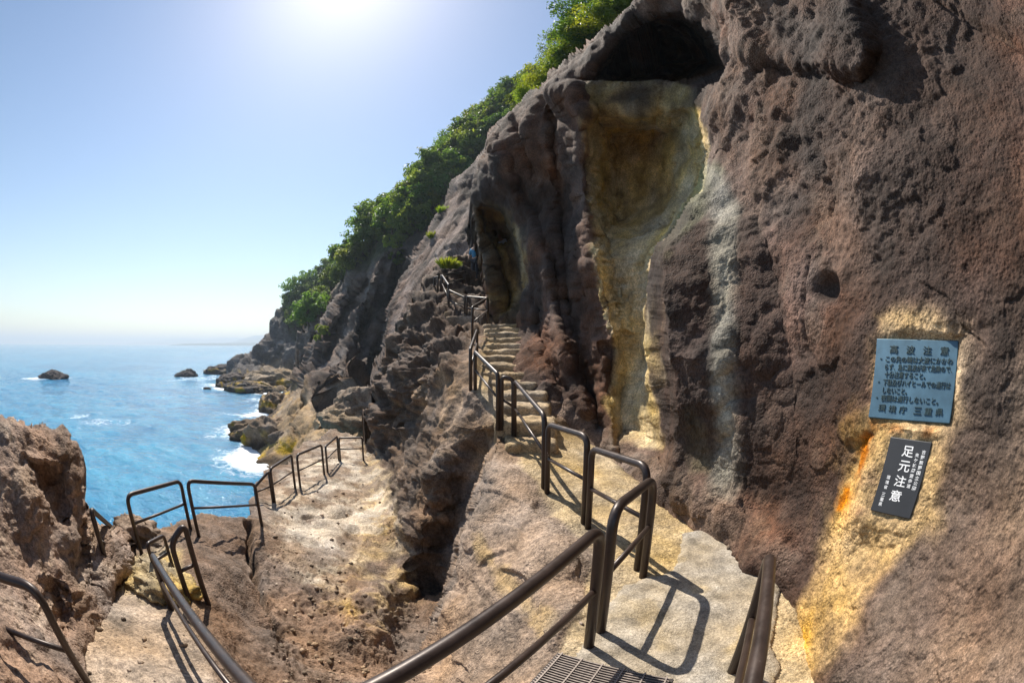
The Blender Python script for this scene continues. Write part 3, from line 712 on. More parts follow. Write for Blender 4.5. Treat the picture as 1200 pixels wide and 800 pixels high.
def scol(P, n, u, v):
    q = P @ SQ
    C = np.tile(np.array([0.12, 0.084, 0.068]), (len(P), 1))
    s = fbm(q * 1.3 + 3, 4, 0.65)
    C = mixc(C, (0.27, 0.22, 0.195), sstep(-0.02, 0.3, s) * 0.9)
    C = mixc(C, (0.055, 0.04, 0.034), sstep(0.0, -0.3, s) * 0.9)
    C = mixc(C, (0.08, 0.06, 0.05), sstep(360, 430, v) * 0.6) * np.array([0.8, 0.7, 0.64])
    return C * (1 + 0.2 * fbm(P * 1.2, 4))[:, None]
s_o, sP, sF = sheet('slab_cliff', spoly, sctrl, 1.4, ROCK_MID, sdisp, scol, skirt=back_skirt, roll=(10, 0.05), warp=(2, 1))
tag(s_o, kind='structure')

# ---- headland: pillars, shore rocks and the wooded slope
ZS = -8.75
hctrl = [Z(292, 520, ZS), Z(300, 512, ZS), Z(312, 490, ZS), Z(320, 476, ZS), Z(330, 462, ZS), (336, 452, 84), (345, 440, 84), (350, 410, 84), (362, 372, 84), (380, 345, 82), (400, 310, 78), (310, 535, 33.5), (330, 545, 31), (360, 520, 29), (390, 500, 26), (420, 500, 22), (430, 470, 26), (400, 470, 31), (370, 480, 34), (345, 490, 37), (325, 500, 38), (340, 470, 48), (360, 455, 48), (385, 440, 43), (405, 460, 35),
         (370, 420, 60), (365, 390, 70), (385, 400, 55), (400, 420, 47), (420, 430, 42), (435, 420, 45), (395, 360, 64), (415, 370, 55), (430, 340, 55), (410, 320, 68), (430, 300, 66), (445, 300, 60), (470, 280, 58), (450, 360, 52), (470, 320, 54), (500, 300, 52), (420, 285, 76), (445, 262, 76), (480, 222, 78), (520, 182, 80), (560, 150, 82), (600, 115, 84), (640, 95, 84), (500, 230, 66), (540, 200, 66), (570, 170, 70), (520, 260, 58), (600, 160, 72), (690, 90, 82), (650, 160, 70), (600, 300, 50), (400, 550, 22), (345, 560, 28)]
hpoly = [(286, 522), (296, 512), (303, 500), (312, 488), (313, 480), (322, 470), (331, 461), (334, 452), (340, 436), (345, 420), (350, 398), (357, 380), (370, 362), (384, 338), (396, 318), (410, 300), (424, 283), (440, 265), (460, 242), (490, 214), (520, 182), (560, 148), (600, 114), (640, 92), (720, 80), (720, 300), (600, 400), (480, 500), (440, 560), (400, 575), (340, 575), (305, 550)]
P_SHORE = [(280, 530), (300, 505), (330, 462), (350, 455), (375, 470), (400, 475), (440, 470), (440, 580), (300, 580)]
def hdisp(P, n, u, v, d):
    sh = soft(u, v, P, P_SHORE, 10, 6, 0.3)
    h = fbm(P * 0.06, 2) * 1.6 * (1 - sh) + fbm(P * 0.2, 3) * 0.5
    q = P @ SQ
    h += terr(fbm(q * 0.16 + 2, 2), 2.5, 0.10) * 2.6 * (1 - sh) + fbm(q * 0.8, 3) * 0.25 * (1 - sh)
    h += terr(fbm(P * 0.25 + 6, 3), 3, 0.12) * (0.45 - 0.2 * sh)
    w1, w2 = worley(P * 0.33 + fbm(P * 0.3, 2)[:, None] * 0.4)
    h += (0.55 - w1) * 0.45 * sh
    h += fbm(P * 1.3, 4) * 0.15
    return P + n * h[:, None]
def shorecol(C, P, b):
    zz = P[:, 2] - SEA + fbm(P * 0.5 + 3, 3) * 0.9
    C = mixc(C, (0.36, 0.235, 0.03), sstep(0.35, 0.8, zz) * sstep(1.9, 1.2, zz) * sstep(0.0, 0.3, b) * 0.9)
    C = mixc(C, (0.045, 0.03, 0.02), sstep(0.9, 0.2, zz) * 0.85)
    return C
def hcol(P, n, u, v):
    C = np.tile(np.array([0.125, 0.09, 0.072]), (len(P), 1))
    a = fbm(P * 0.12 + 5, 4); b = fbm(P * 0.45 + 71, 4)
    C = mixc(C, (0.05, 0.042, 0.04), sstep(-0.1, 0.5, a) * 0.8)
    C = mixc(C, (0.2, 0.165, 0.145), sstep(0.15, 0.6, b) * 0.6)
    C = mixc(C, (0.33, 0.235, 0.14), soft(u, v, P, P_SHORE, 12, 10, 0.3) * 0.9)
    C = shorecol(C, P, b)
    veg = soft(u, v, P, [(355, 380), (395, 330), (440, 300), (470, 285), (520, 240), (570, 190), (720, 120), (720, 0), (300, 200)], 8, 8, 0.1)
    C = mixc(C, (0.05, 0.06, 0.025), veg * 0.9)
    return C * (1 + 0.25 * b)[:, None]
HRIBS = [([(448, 378), (437, 425), (427, 474)], 7.0, 7), ([(388, 430), (387, 452)], 3.5, 3), ([(440, 330), (415, 385), (400, 430), (394, 462)], -4.0, 12), ([(425, 330), (402, 372), (385, 415)], 4.0, 7), ([(400, 352), (380, 390), (366, 425), (358, 448)], -4.0, 10), ([(470, 300), (462, 330), (456, 360)], 5.0, 8), ([(446, 300), (434, 326)], -3.5, 12), ([(372, 392), (358, 418), (350, 440)], 4.0, 5),
         ([(402, 470), (388, 492), (372, 505)], 1.2, 4), ([(360, 470), (350, 490), (345, 508)], 1.4, 4), ([(412, 492), (398, 515)], 1.0, 4), ([(345, 470), (325, 488), (312, 500)], -1.6, 10), ([(378, 470), (370, 490)], -1.2, 10)]
def hdepth(u, v, d, sd):
    wq = np.stack([u / 14, v / 14, 0 * u + 3], -1); wx = perlin(wq) * 4 + perlin(wq * 2.7) * 2
    for (ln, amp, w) in HRIBS: d = d + amp * sstep(w, 0, line_sd(u + wx, v, ln))
    return d
h_o, hP, hF = sheet('headland', hpoly, hctrl, 1.5, ROCK_MID, hdisp, hcol, skirt=lambda p: np.concatenate([p[:, :2] * 0.15, np.minimum(SEA - 2 - p[:, 2], -1)[:, None] * 0.9], 1), roll=(7, 0.04), warp=(3, 1.5), depth_fn=hdepth)
tag(h_o, kind='structure')
H_BVH = bvh_of(hP, hF)

# ---- far headland
fctrl = [Z(255, 452, ZS), Z(268, 455, ZS), Z(290, 459, ZS), Z(310, 459, ZS), Z(330, 458, ZS), (262, 440, 112), (280, 425, 115), (300, 410, 118), (320, 380, 124), (345, 355, 130), (370, 325, 135), (400, 300, 140), (300, 440, 106), (320, 440, 104), (340, 430, 106), (330, 410, 112), (345, 390, 118), (370, 380, 120), (400, 350, 128), (420, 400, 110), (350, 470, 92), (420, 460, 95), (420, 310, 138)]
fpoly = [(252, 453), (256, 444), (262, 438), (270, 432), (276, 418), (284, 416), (291, 411), (300, 408), (303, 398), (309, 386), (314, 374), (320, 366), (331, 360), (345, 352), (356, 340), (372, 326), (390, 312), (440, 290), (440, 470), (350, 480), (330, 466), (300, 468), (268, 464)]
def fdisp(P, n, u, v, d):
    w1, w2 = worley(P * 0.13 + fbm(P * 0.1, 2)[:, None] * 0.5)
    h = fbm(P * 0.06, 3) * 2.5 + (0.55 - w1) * 3.5 + terr(fbm(P * 0.13, 3), 3, 0.12) * 2.2 + fbm(P * 0.7, 4) * 0.3
    return P + n * h[:, None]
def fcol(P, n, u, v):
    C = np.tile(np.array([0.11, 0.095, 0.09]), (len(P), 1))
    a = fbm(P * 0.1 + 5, 4); b = fbm(P * 0.35 + 71, 4)
    C = mixc(C, (0.06, 0.055, 0.055), sstep(-0.1, 0.5, a) * 0.8)
    C = mixc(C, (0.27, 0.25, 0.23), sstep(0.25, 0.7, b) * 0.7)
    C = mixc(C, (0.27, 0.2, 0.13), sstep(SEA + 6, SEA + 2, P[:, 2] + b * 3) * sstep(300, 312, u) * 0.85)
    C = shorecol(C, P, b)
    veg = soft(u, v, P, [(335, 385), (350, 400), (400, 400), (440, 400), (440, 250), (300, 250), (325, 350)], 6, 6, 0.1)
    C = mixc(C, (0.04, 0.05, 0.022), veg * 0.9)
    return C * (1 + 0.2 * b)[:, None]
f_o, fP, fF = sheet('far_headland', fpoly, fctrl, 1.5, ROCK_FAR, fdisp, fcol, skirt=lambda p: np.concatenate([p[:, :2] * 0.12, np.minimum(SEA - 2 - p[:, 2], -1)[:, None] * 0.9], 1), roll=(6, 0.03), warp=(3, 1.8))
tag(f_o, kind='structure')
F_BVH = bvh_of(fP, fF)

# ---- sea
def sea_obj():
    azs = np.radians(np.linspace(-100, 40, 520)); ds = np.concatenate([np.geomspace(4, 260, 420), np.geomspace(300, 40000, 30)])
    A, Dm = np.meshgrid(azs, ds)
    x, y = (np.sin(A) * Dm).ravel(), (np.cos(A) * Dm).ravel()
    P = np.stack([x, y, np.full(x.shape, SEA)], -1)
    near = sstep(300, 60, np.hypot(x, y))
    q = np.stack([x * 0.22 + y * 0.05, y * 0.30, np.zeros_like(x)], -1)
    P[:, 2] += near * (fbm(q, 3) * 0.16)
    def px(l): return [tuple(at_z(u, v, -8.6)[:2]) for u, v in l]
    shore = px([(392, 560), (340, 548), (318, 540), (304, 528), (291, 522), (296, 512), (304, 499), (314, 484), (322, 470), (332, 462), (310, 461), (290, 461), (268, 457), (254, 452)])
    dshore = line_sd(x, y, shore)
    w = fbm(np.stack([x, y, 0 * x], -1) * 0.12, 3)
    foam = 0.85 * sstep(5.0, 0.3, dshore + w * 4.0)
    foam = np.maximum(foam, 0.56 * sstep(11, 2, dshore + w * 6))
    for (u, v, r, s) in [(64, 443, 8, 0.62), (42, 443, 8, 0.72), (219, 441, 6, 0.62), (236, 443, 14, 0.56), (255, 441, 12, 0.56), (112, 494, 5, 0.56), (96, 488, 2.2, 0.62), (128, 497, 4, 0.52), (245, 452, 9, 0.55)]:
        c = at_z(u, v, -8.6)
        foam = np.maximum(foam, s * sstep(r, 0.2 * r, np.hypot((x - c.x), (y - c.y) * 0.55) + w * 3))
    n0, n1 = A.shape
    idx = np.arange(n0 * n1).reshape(n0, n1)
    F = np.stack([idx[:-1, :-1], idx[:-1, 1:], idx[1:, 1:], idx[1:, :-1]], -1).reshape(-1, 4)
    F = F[:, ::-1]
    m, nt, bs = new_mat('sea_water'); L = nt.links.new
    at_ = N(nt, 'ShaderNodeAttribute', attribute_name='Col')
    geo = N(nt, 'ShaderNodeNewGeometry')
    mp = N(nt, 'ShaderNodeMapping'); mp.inputs['Scale'].default_value = (0.55, 1.0, 1.0); mp.inputs['Rotation'].default_value = (0, 0, 0.35)
    L(geo.outputs['Position'], mp.inputs['Vector'])
    na = N(nt, 'ShaderNodeTexNoise', i_Scale=0.35, i_Detail=8.0, i_Roughness=0.62); L(mp.outputs[0], na.inputs['Vector'])
    nb = N(nt, 'ShaderNodeTexNoise', i_Scale=1.7, i_Detail=5.0, i_Roughness=0.6); L(mp.outputs[0], nb.inputs['Vector'])
    nc = N(nt, 'ShaderNodeTexNoise', i_Scale=0.035, i_Detail=4.0); L(mp.outputs[0], nc.inputs['Vector'])
    ad = N(nt, 'ShaderNodeMath', operation='MULTIPLY_ADD', i_1=0.3); L(nb.outputs[0], ad.inputs[0]); L(na.outputs[0], ad.inputs[2])
    bp = N(nt, 'ShaderNodeBump', i_Strength=1.0, i_Distance=0.9); L(ad.outputs[0], bp.inputs['Height'])
    cr = N(nt, 'ShaderNodeValToRGB'); e = cr.color_ramp.elements
    e[0].position = 0.35; e[0].color = (0.005, 0.105, 0.25, 1); e[1].position = 0.66; e[1].color = (0.035, 0.27, 0.45, 1)
    mxn = N(nt, 'ShaderNodeMath', operation='MULTIPLY_ADD', i_1=0.6); L(na.outputs[0], mxn.inputs[0])
    ncs = N(nt, 'ShaderNodeMath', operation='MULTIPLY', i_1=0.4); L(nc.outputs[0], ncs.inputs[0]); L(ncs.outputs[0], mxn.inputs[2])
    L(mxn.outputs[0], cr.inputs[0])
    # foam: lace broken by noise
    fv = N(nt, 'ShaderNodeTexNoise', i_Scale=0.75, i_Detail=10.0, i_Roughness=0.75, i_Distortion=1.6); L(geo.outputs['Position'], fv.inputs['Vector'])
    sx = N(nt, 'ShaderNodeSeparateColor'); L(at_.outputs['Color'], sx.inputs[0])
    sm = N(nt, 'ShaderNodeMath', operation='ADD'); L(sx.outputs[0], sm.inputs[0]); L(fv.outputs[0], sm.inputs[1])
    fr = N(nt, 'ShaderNodeMapRange', i_1=1.0, i_2=1.32, i_3=0.0, i_4=0.95); L(sm.outputs[0], fr.inputs[0])
    mc = N(nt, 'ShaderNodeMix', data_type='RGBA'); L(fr.outputs[0], mc.inputs[0]); L(cr.outputs[0], mc.inputs[6]); mc.inputs[7].default_value = (0.82, 0.85, 0.86, 1)
    L(mc.outputs[2], bs.inputs['Base Color'])
    rr = N(nt, 'ShaderNodeMapRange', i_3=0.12, i_4=0.7); L(fr.outputs[0], rr.inputs[0]); L(rr.outputs[0], bs.inputs['Roughness'])
    bs.inputs['IOR'].default_value = 1.33
    L(bp.outputs[0], bs.inputs['Normal'])
    o = mesh_obj('sea', P, F, m, col=np.stack([foam] * 3, -1))
    return tag(o, kind='structure')
sea_obj()
# ================================================================== THINGS
O0 = Vector((0, 0, EYE))
def noisy_block(name, lx, ly, lz, seed, mat, parent, col, amp=0.02, sub=(10, 6, 4), rnd=0.06):
    # rounded, worn stone block built as a subdivided box; origin at the middle of its top
    nx, ny, nz = sub; V = []; Fc = []; ids = {}
    def vid(i, j, k):
        if (i, j, k) not in ids:
            ids[(i, j, k)] = len(V); V.append((i / nx - 0.5, j / ny - 0.5, k / nz - 1.0))
        return ids[(i, j, k)]
    for i in range(nx):
        for j in range(ny):
            Fc.append((vid(i, j, nz), vid(i + 1, j, nz), vid(i + 1, j + 1, nz), vid(i, j + 1, nz)))
    for i in range(nx):
        for k in range(nz):
            Fc.append((vid(i, 0, k), vid(i + 1, 0, k), vid(i + 1, 0, k + 1), vid(i, 0, k + 1)))
            Fc.append((vid(i + 1, ny, k), vid(i, ny, k), vid(i, ny, k + 1), vid(i + 1, ny, k + 1)))
    for j in range(ny):
        for k in range(nz):
            Fc.append((vid(0, j + 1, k), vid(0, j, k), vid(0, j, k + 1), vid(0, j + 1, k + 1)))
            Fc.append((vid(nx, j, k), vid(nx, j + 1, k), vid(nx, j + 1, k + 1), vid(nx, j, k + 1)))
    P = np.array(V) * np.array([lx, ly, lz])
    c = np.array([0, 0, -lz / 2]); h = np.array([lx, ly, lz]) / 2 - rnd
    q = P - c; core = np.clip(q, -h, h); dv = q - core; ln = np.linalg.norm(dv, axis=1, keepdims=True)
    P = c + core + np.where(ln > 1e-6, dv / np.maximum(ln, 1e-6) * np.minimum(ln, rnd), 0)
    s = P * 2.3 + seed * 7.7
    dirn = P - c; dirn /= np.linalg.norm(dirn, axis=1, keepdims=True) + 1e-6
    P = P + dirn * ((fbm(s, 4) * 2.0 + ridged(s * 2.2, 2)) * amp)[:, None]
    C = np.tile(np.array(col), (len(P), 1)) * (1 + 0.25 * fbm(s * 1.5, 3))[:, None]
    return mesh_obj(name, P, Fc, mat, parent, col=np.clip(C, 0.01, 0.9))

def lump(name, r, seed, mat, col, amp=0.3, n=48, sq=(1, 1, 0.7), parent=None, lich=False, loc=(0, 0, 0)):
    th = np.linspace(0.02, math.pi - 0.02, n); ph = np.linspace(0, 2 * math.pi, 2 * n, endpoint=False)
    T, Ph = np.meshgrid(th, ph, indexing='ij')
    D = np.stack([np.sin(T) * np.cos(Ph), np.sin(T) * np.sin(Ph), np.cos(T)], -1).reshape(-1, 3)
    k = 1 + amp * fbm(D * 1.3 + seed * 3.1, 4) + amp * 0.45 * ridged(D * 2.4 + seed, 4) - amp * 0.4
    w1, w2 = worley(D * 1.6 + seed); k += amp * 0.5 * (0.5 - w1)
    P = D * k[:, None] * np.array(sq) * r
    idx = np.arange(len(D)).reshape(T.shape)
    nx = np.roll(idx, -1, 1)
    F = np.stack([idx[:-1], idx[1:], nx[1:], nx[:-1]], -1).reshape(-1, 4)
    C = np.tile(np.array(col), (len(P), 1)) * (1 + 0.3 * fbm(P / r * 3 + seed, 4))[:, None]
    if lich: C = shorecol(C, P + np.array(loc), fbm(P * 0.5 + seed, 3))
    o = mesh_obj(name, P, F, mat, parent, col=np.clip(C, 0.01, 0.9)); o.location = loc
    return o

# ---- flights of rock-cut steps
EXTRA = []                       # meshes that posts may also stand on
def add_bvh(o):
    M = np.array(o.matrix_basis)
    co = np.empty(len(o.data.vertices) * 3); o.data.vertices.foreach_get('co', co); co = co.reshape(-1, 3)
    w = co @ M[:3, :3].T + M[:3, 3]
    EXTRA.append(BVHTree.FromPolygons(w.tolist(), [list(p.vertices) for p in o.data.polygons]))
stair = empty('stone_stairway', at(600, 505, 5.6))
tag(stair, 'worn rock-cut steps climbing beside the brown rail to the alcove', 'stairs')
for k in range(14):
    d = 5.6 + 0.477 * k; z = -1.215 + 0.1375 * k
    vmid = [508, 490, 474, 460, 447, 436, 426, 417, 409, 402, 396, 390, 385, 380][k]
    ul = [598, 588, 582, 576, 570, 566, 565, 564, 564, 565, 568, 570, 571, 570][k]
    ur = [634, 636, 632, 628, 618, 612, 609, 608, 608, 606, 605, 606, 607, 608][k]
    yl = d * 0.99
    xl = rays(ul, vmid)[0] / rays(ul, vmid)[1] * yl; xr = rays(ur, vmid)[0] / rays(ur, vmid)[1] * yl
    ly = 0.72 if k < 13 else 1.3
    o = noisy_block('step', xr - xl + 0.25, ly, 0.36, k + 1, ROCK, None, (0.36, 0.27, 0.17), 0.026, (20, 10, 5), 0.06)
    o.location = ((xl + xr) / 2 + 0.05, yl + ly / 2 - 0.02, EYE + z - (0.09 if k == 0 else 0.03 if k == 1 else 0)); o.rotation_euler = (random.uniform(-.02, .02), random.uniform(-.025, .025), random.uniform(-.08, .08))
    bpy.context.view_layer.update(); add_bvh(o)
    o.location = o.location - stair.location; o.parent = stair
stair2 = empty('stone_stairway', at(540, 372, 13.2))
tag(stair2, 'short upper flight of dark steps behind the zigzag rails', 'stairs')
for k in range(7):
    u, v, d = 540 - 1.5 * k, 371 - 5.2 * k, 13.0 + 0.5 * k
    p = at(u, v, d)
    o = noisy_block('step', 0.85, 0.62, 0.4, k + 31, ROCK, None, (0.3, 0.22, 0.15), 0.016, (12, 6, 4), 0.05)
    o.location = p; o.rotation_euler = (0, 0, random.uniform(-.1, .1))
    bpy.context.view_layer.update(); add_bvh(o)
    o.location = o.location - stair2.location; o.parent = stair2

# ---- concrete landing with its drain grating
def pix_slab(name, pix, top, thick, mat, col, step=0.035, amp=0.006):
    pl = np.array([tuple(at_z(u, v, top - EYE)[:2]) for u, v in pix])
    x0, y0 = pl.min(0); x1, y1 = pl.max(0)
    X, Y = np.meshgrid(np.arange(x0, x1, step), np.arange(y0, y1, step)); sh = X.shape
    x, y = X.ravel(), Y.ravel()
    q = np.stack([x, y, 0 * x], -1)
    sd = poly_sd(x + fbm(q * 5, 2) * 0.03, y + fbm(q * 5 + 9, 2) * 0.03, pl)
    z = top + fbm(q * 1.3, 3) * amp * 2 + fbm(q * 9, 3) * amp - 0.02 * sstep(0.06, 0, sd)
    ok = (sd > 0).reshape(sh); idx = np.arange(len(x)).reshape(sh)
    c = ok[:-1, :-1] & ok[1:, :-1] & ok[:-1, 1:] & ok[1:, 1:]
    F = np.stack([idx[:-1, :-1][c], idx[:-1, 1:][c], idx[1:, 1:][c], idx[1:, :-1][c]], -1)
    used = np.unique(F); rm = np.full(len(x), -1); rm[used] = np.arange(len(used)); F = rm[F]
    P = np.stack([x, y, z], -1)[used]
    E = np.concatenate([F[:, [0, 1]], F[:, [1, 2]], F[:, [2, 3]], F[:, [3, 0]]]); key = np.sort(E, 1); kk = key[:, 0] * 10 ** 6 + key[:, 1]
    _, inv, cnt = np.unique(kk, return_inverse=True, return_counts=True); B = E[cnt[inv] == 1]; bv = np.unique(B)
    nw = np.full(len(P), -1); nw[bv] = len(P) + np.arange(len(bv))
    lowP = P[bv].copy(); lowP[:, 2] = top - thick
    F = np.concatenate([F, np.stack([B[:, 1], B[:, 0], nw[B[:, 0]], nw[B[:, 1]]], -1)]); P = np.concatenate([P, lowP])
    C = np.tile(np.array(col), (len(P), 1)); b = fbm(P * 2.1 + 5, 4)
    C = mixc(C, (0.36, 0.28, 0.17), sstep(0.2, 0.6, b) * 0.6); C = C * (1 + 0.18 * fbm(P * 6, 3))[:, None]
    return mesh_obj(name, P, F, mat, col=np.clip(C, 0.01, 0.9)), P, F
o, P_, F_ = pix_slab('concrete_landing', [(560, 900), (640, 790), (668, 768), (700, 722), (728, 684), (752, 676), (790, 664), (800, 622), (868, 604), (902, 640), (918, 682), (908, 735), (916, 800), (950, 900), (800, 1010), (620, 1010)], 0.0, 0.12, CONC, (0.32, 0.27, 0.205), 0.016)
tag(o, kind='structure'); EXTRA.append(bvh_of(P_, F_))
IRON = plain('rusty_galvanised_iron', (0.27, 0.225, 0.195), 0.6, 0.3, 0.4, 30)
gA = at_z(655, 767, 0.006 - EYE); gB = at_z(806, 800, 0.006 - EYE)
ex = (gB - gA).normalized(); ey = Vector((ex.y, -ex.x, 0))
grate = empty('drain_grating', gA); tag(grate, 'rusty iron drain grating set into the concrete landing', 'grating')
GW, GD = 0.62, 0.42
for k in range(22):
    V, Fc = box_data(GW, 0.006, 0.03)
    b = mesh_obj('bar', V, Fc, IRON, grate, smooth=False); b.location = ex * (GW / 2) + ey * (0.012 + k * (GD - 0.024) / 21) + Vector((0, 0, 0.012))
    b.rotation_euler = (0, 0, math.atan2(ex.y, ex.x))
for k in range(6):
    V, Fc = box_data(0.008, GD, 0.012)
    b = mesh_obj('cross_bar', V, Fc, IRON, grate, smooth=False); b.location = ex * (0.02 + k * (GW - 0.04) / 5) + ey * (GD / 2) + Vector((0, 0, 0.0255))
    b.rotation_euler = (0, 0, math.atan2(ex.y, ex.x))
V, Fc = box_data(GW + 0.03, GD + 0.03, 0.012)
b = mesh_obj('shade_sheet', V, Fc, plain('drain_shadow', (0.05, 0.04, 0.035)), grate, smooth=False); b.location = ex * (GW / 2) + ey * (GD / 2) + Vector((0, 0, -0.002)); b.rotation_euler = (0, 0, math.atan2(ex.y, ex.x))  # dark sheet under the bars, coloured as the shade inside the drain

# ---- handrails
def hit_ground(u, v):
    r = Vector(rays(u, v)); best = None
    for t in [G_BVH] + EXTRA:
        h = t.ray_cast(O0, r)
        if h[0] is not None and (best is None or h[3] < best[1]): best = (h[0], h[3])
    return best[0] if best else None
def drop(p):                     # ground height below a point
    best = None
    for t in [G_BVH, C_BVH] + EXTRA:
        h = t.ray_cast(p, Vector((0, 0, -1)))
        if h[0] is not None and (best is None or h[0].z > best): best = h[0].z
    return best
LOG = []
def post(u, v, vt, d=None, z=None):
    p = at(u, v, d) if d else (at_z(u, v, z) if z is not None else hit_ground(u, v))
    hd = math.hypot(p.x, p.y)
    # height of the top: search along the vertical for the photographed top row
    lo, hi = -1.0, 4.0
    for _ in range(40):
        m = (lo + hi) / 2; q = p + Vector((0, 0, m)) - O0; q = q.normalized()
        c, s = math.cos(PITCH), math.sin(PITCH)
        y, zz = q.y * c + q.z * s, -q.y * s + q.z * c
        t = math.acos(max(-1, min(1, y))); r = 2 * FPX * math.sin(t / 2); w = math.hypot(q.x, zz)
        vv = CY - r * zz / w
        if vv > vt: lo = m
        else: hi = m
    LOG.append((u, v, round((p - O0).length, 2), round(p.z, 2), round(m, 2)))
    return p, m
def handrail(label, A, B, R=0.03, rm=0.019, fil=0.11, mid=True, ha=None, hb=None, name='handrail', sink=0.1, group=None, hf=None):
    (pa, h1), (pb, h2) = A, B
    h1 = ha or h1; h2 = hb or h2
    root = empty(name, pa); tag(root, label, 'handrail', group)
    up = Vector((0, 0, 1)); dn = Vector((0, 0, -sink))
    ta, tb = up * h1, (pb - pa) + up * h2
    tube('hoop', fillet([dn, ta, tb, (pb - pa) + dn], fil), R, PIPE, root, 14)
    if mid:
        f = hf or 0.52
        a, b = up * h1 * f, (pb - pa) + up * h2 * f
        t = (b - a).normalized() * (R * 0.6)
        tube('mid_rail', [a + t, a + (b - a) * 0.5, b - t], rm, PIPE, root, 10)
    return root
def pp(x, y, z): return Vector((x, y, z))
# right path, from the landing towards the alcove
handrail('long brown handrail in front, running from the landing to the rail corner', post(690, 756, 618, z=-1.65), (pp(-0.56, 0.52, 0.03), 0.70), fil=0.12)
handrail('short brown hoop rail throwing its curved shadow on the concrete landing', post(704, 738, 596, z=-1.65), post(754, 671, 560, z=-1.65), fil=0.15)
handrail('brown hoop rail just behind the one that shades the landing', post(747, 664, 546, z=-1.66), post(689, 619, 525))
handrail('brown hoop rail beside the smooth grey flank, above the sandy path', post(684, 613, 511), post(641, 578, 497))
handrail('sloping brown rail beside the lowest rock-cut steps', post(637, 572, 487), post(603, 511, 446))
handrail('very short brown hoop beside the lower steps', post(601.5, 510, 444), post(588, 496, 441), fil=0.08)
handrail('sloping brown rail beside the middle of the rock-cut steps', post(583.5, 496, 438), post(557, 456, 412), fil=0.05)
handrail('steep brown rail above the rugged dark rock edge', post(551.5, 455, 409, d=7.1), post(559, 418, 387, d=8.9), fil=0.04)
handrail('brown rail climbing to the sunny stair landing', post(553.5, 398, 360, d=9.9), post(571, 379.5, 349, d=12.0), fil=0.05)
handrail('brown rail across the far edge of the sunny stair landing', post(571.8, 379, 349.5, d=12.2), post(547, 374.5, 347.5, d=12.9), fil=0.05)
handrail('brown rail beside the short upper steps', post(544.5, 375, 348.5, d=13.0), post(526, 364, 340, d=13.6), fil=0.04)
handrail('uppermost sloping brown rail on the rugged rock', post(525.2, 364, 333.5, d=13.7), post(518, 343, 322.5, d=15.6), fil=0.04)
handrail('level brown rail at the head of the upper steps', post(516.5, 343, 323, d=15.8), post(546, 334, 318, d=17.6), fil=0.04)
handrail('tiny brown rail at the seaward end of the upper path', post(513, 343, 324, d=15.9), post(508.5, 344, 325.5, d=16.1), fil=0.04)
# right of the landing
handrail('brown handrail leaning towards the ochre rock right of the landing', post(858, 787, 648, z=-1.65), (pp(0.47, 0.42, 0.0), 0.72), fil=0.1)
# left path
handrail('long brown handrail down the right side of the sandy left path', post(201, 713, 650), (pp(-0.60, 0.60, 0.0), 0.72), fil=0.1)
handrail('tall hoop rail at the foot of the long handrail on the left path', post(222, 703, 636), post(244, 707, 613), fil=0.1)
handrail('thin hoop rail behind the yellow boulder', post(204, 668, 627), post(186, 680, 637), R=0.022, fil=0.06)
handrail('steep shiny rail against the brown outcrop above the sea', post(130, 672, 596, d=4.7), post(151, 668, 622, d=5.6), fil=0.08)
handrail('tilted brown hoop rail with the open sea right behind it', post(166, 648, 580), post(223, 618, 563), fil=0.13)
handrail('wide level hoop rail on the rocky edge above the sea', post(233, 628, 563), post(307, 616, 567), fil=0.12)
handrail('narrow rail turning the corner of the lower terrace', post(320, 588, 552), post(300, 583, 571, d=8.9), fil=0.07)
handrail('hoop rail on the terrace edge above the surf', post(322, 588, 549), post(346, 572, 533), fil=0.1)
handrail('wider hoop rail on the terrace edge beyond the surf', post(352, 571, 533), post(380, 556, 521), fil=0.12)
handrail('low rail between the wide terrace hoop and the end gate', post(384, 553, 523), post(397, 539, 511), fil=0.08)
handrail('square hoop closing the far end of the terrace', post(399, 540, 513), post(426, 539, 512.5), fil=0.08)
pl0 = at(43, 688, 2.5); handrail('shiny brown hoop rail beside the brown outcrop on the left path', (pp(pl0.x, pl0.y, -0.28), pl0.z + 0.28), (pp(pl0.x - 0.62, pl0.y - 0.46, -0.2), 0.75), fil=0.13)

# ---- plaques
SN = SIGN_N
def sign_pt(u, v):
    r = Vector(rays(u, v)); c = at(1072, 448, 2.42) - O0
    return O0 + r * (c.dot(SN) / r.dot(SN))
def text_mesh(body, size=1.0, off=0.0, extrude=0.0):
    cu = bpy.data.curves.new('t', 'FONT'); cu.body = body; cu.size = size; cu.offset = off; cu.extrude = extrude; cu.align_x = 'CENTER'; cu.align_y = 'CENTER'; cu.resolution_u = 2
    ob = bpy.data.objects.new('t', cu); coll.objects.link(ob)
    bpy.context.view_layer.update()
    me = bpy.data.meshes.new_from_object(ob.evaluated_get(bpy.context.evaluated_depsgraph_get()))
    V = np.array([tuple(v.co) for v in me.vertices]).reshape(-1, 3); Fc = [tuple(p.vertices) for p in me.polygons]
    bpy.data.objects.remove(ob); bpy.data.curves.remove(cu); bpy.data.meshes.remove(me)
    return V, Fc
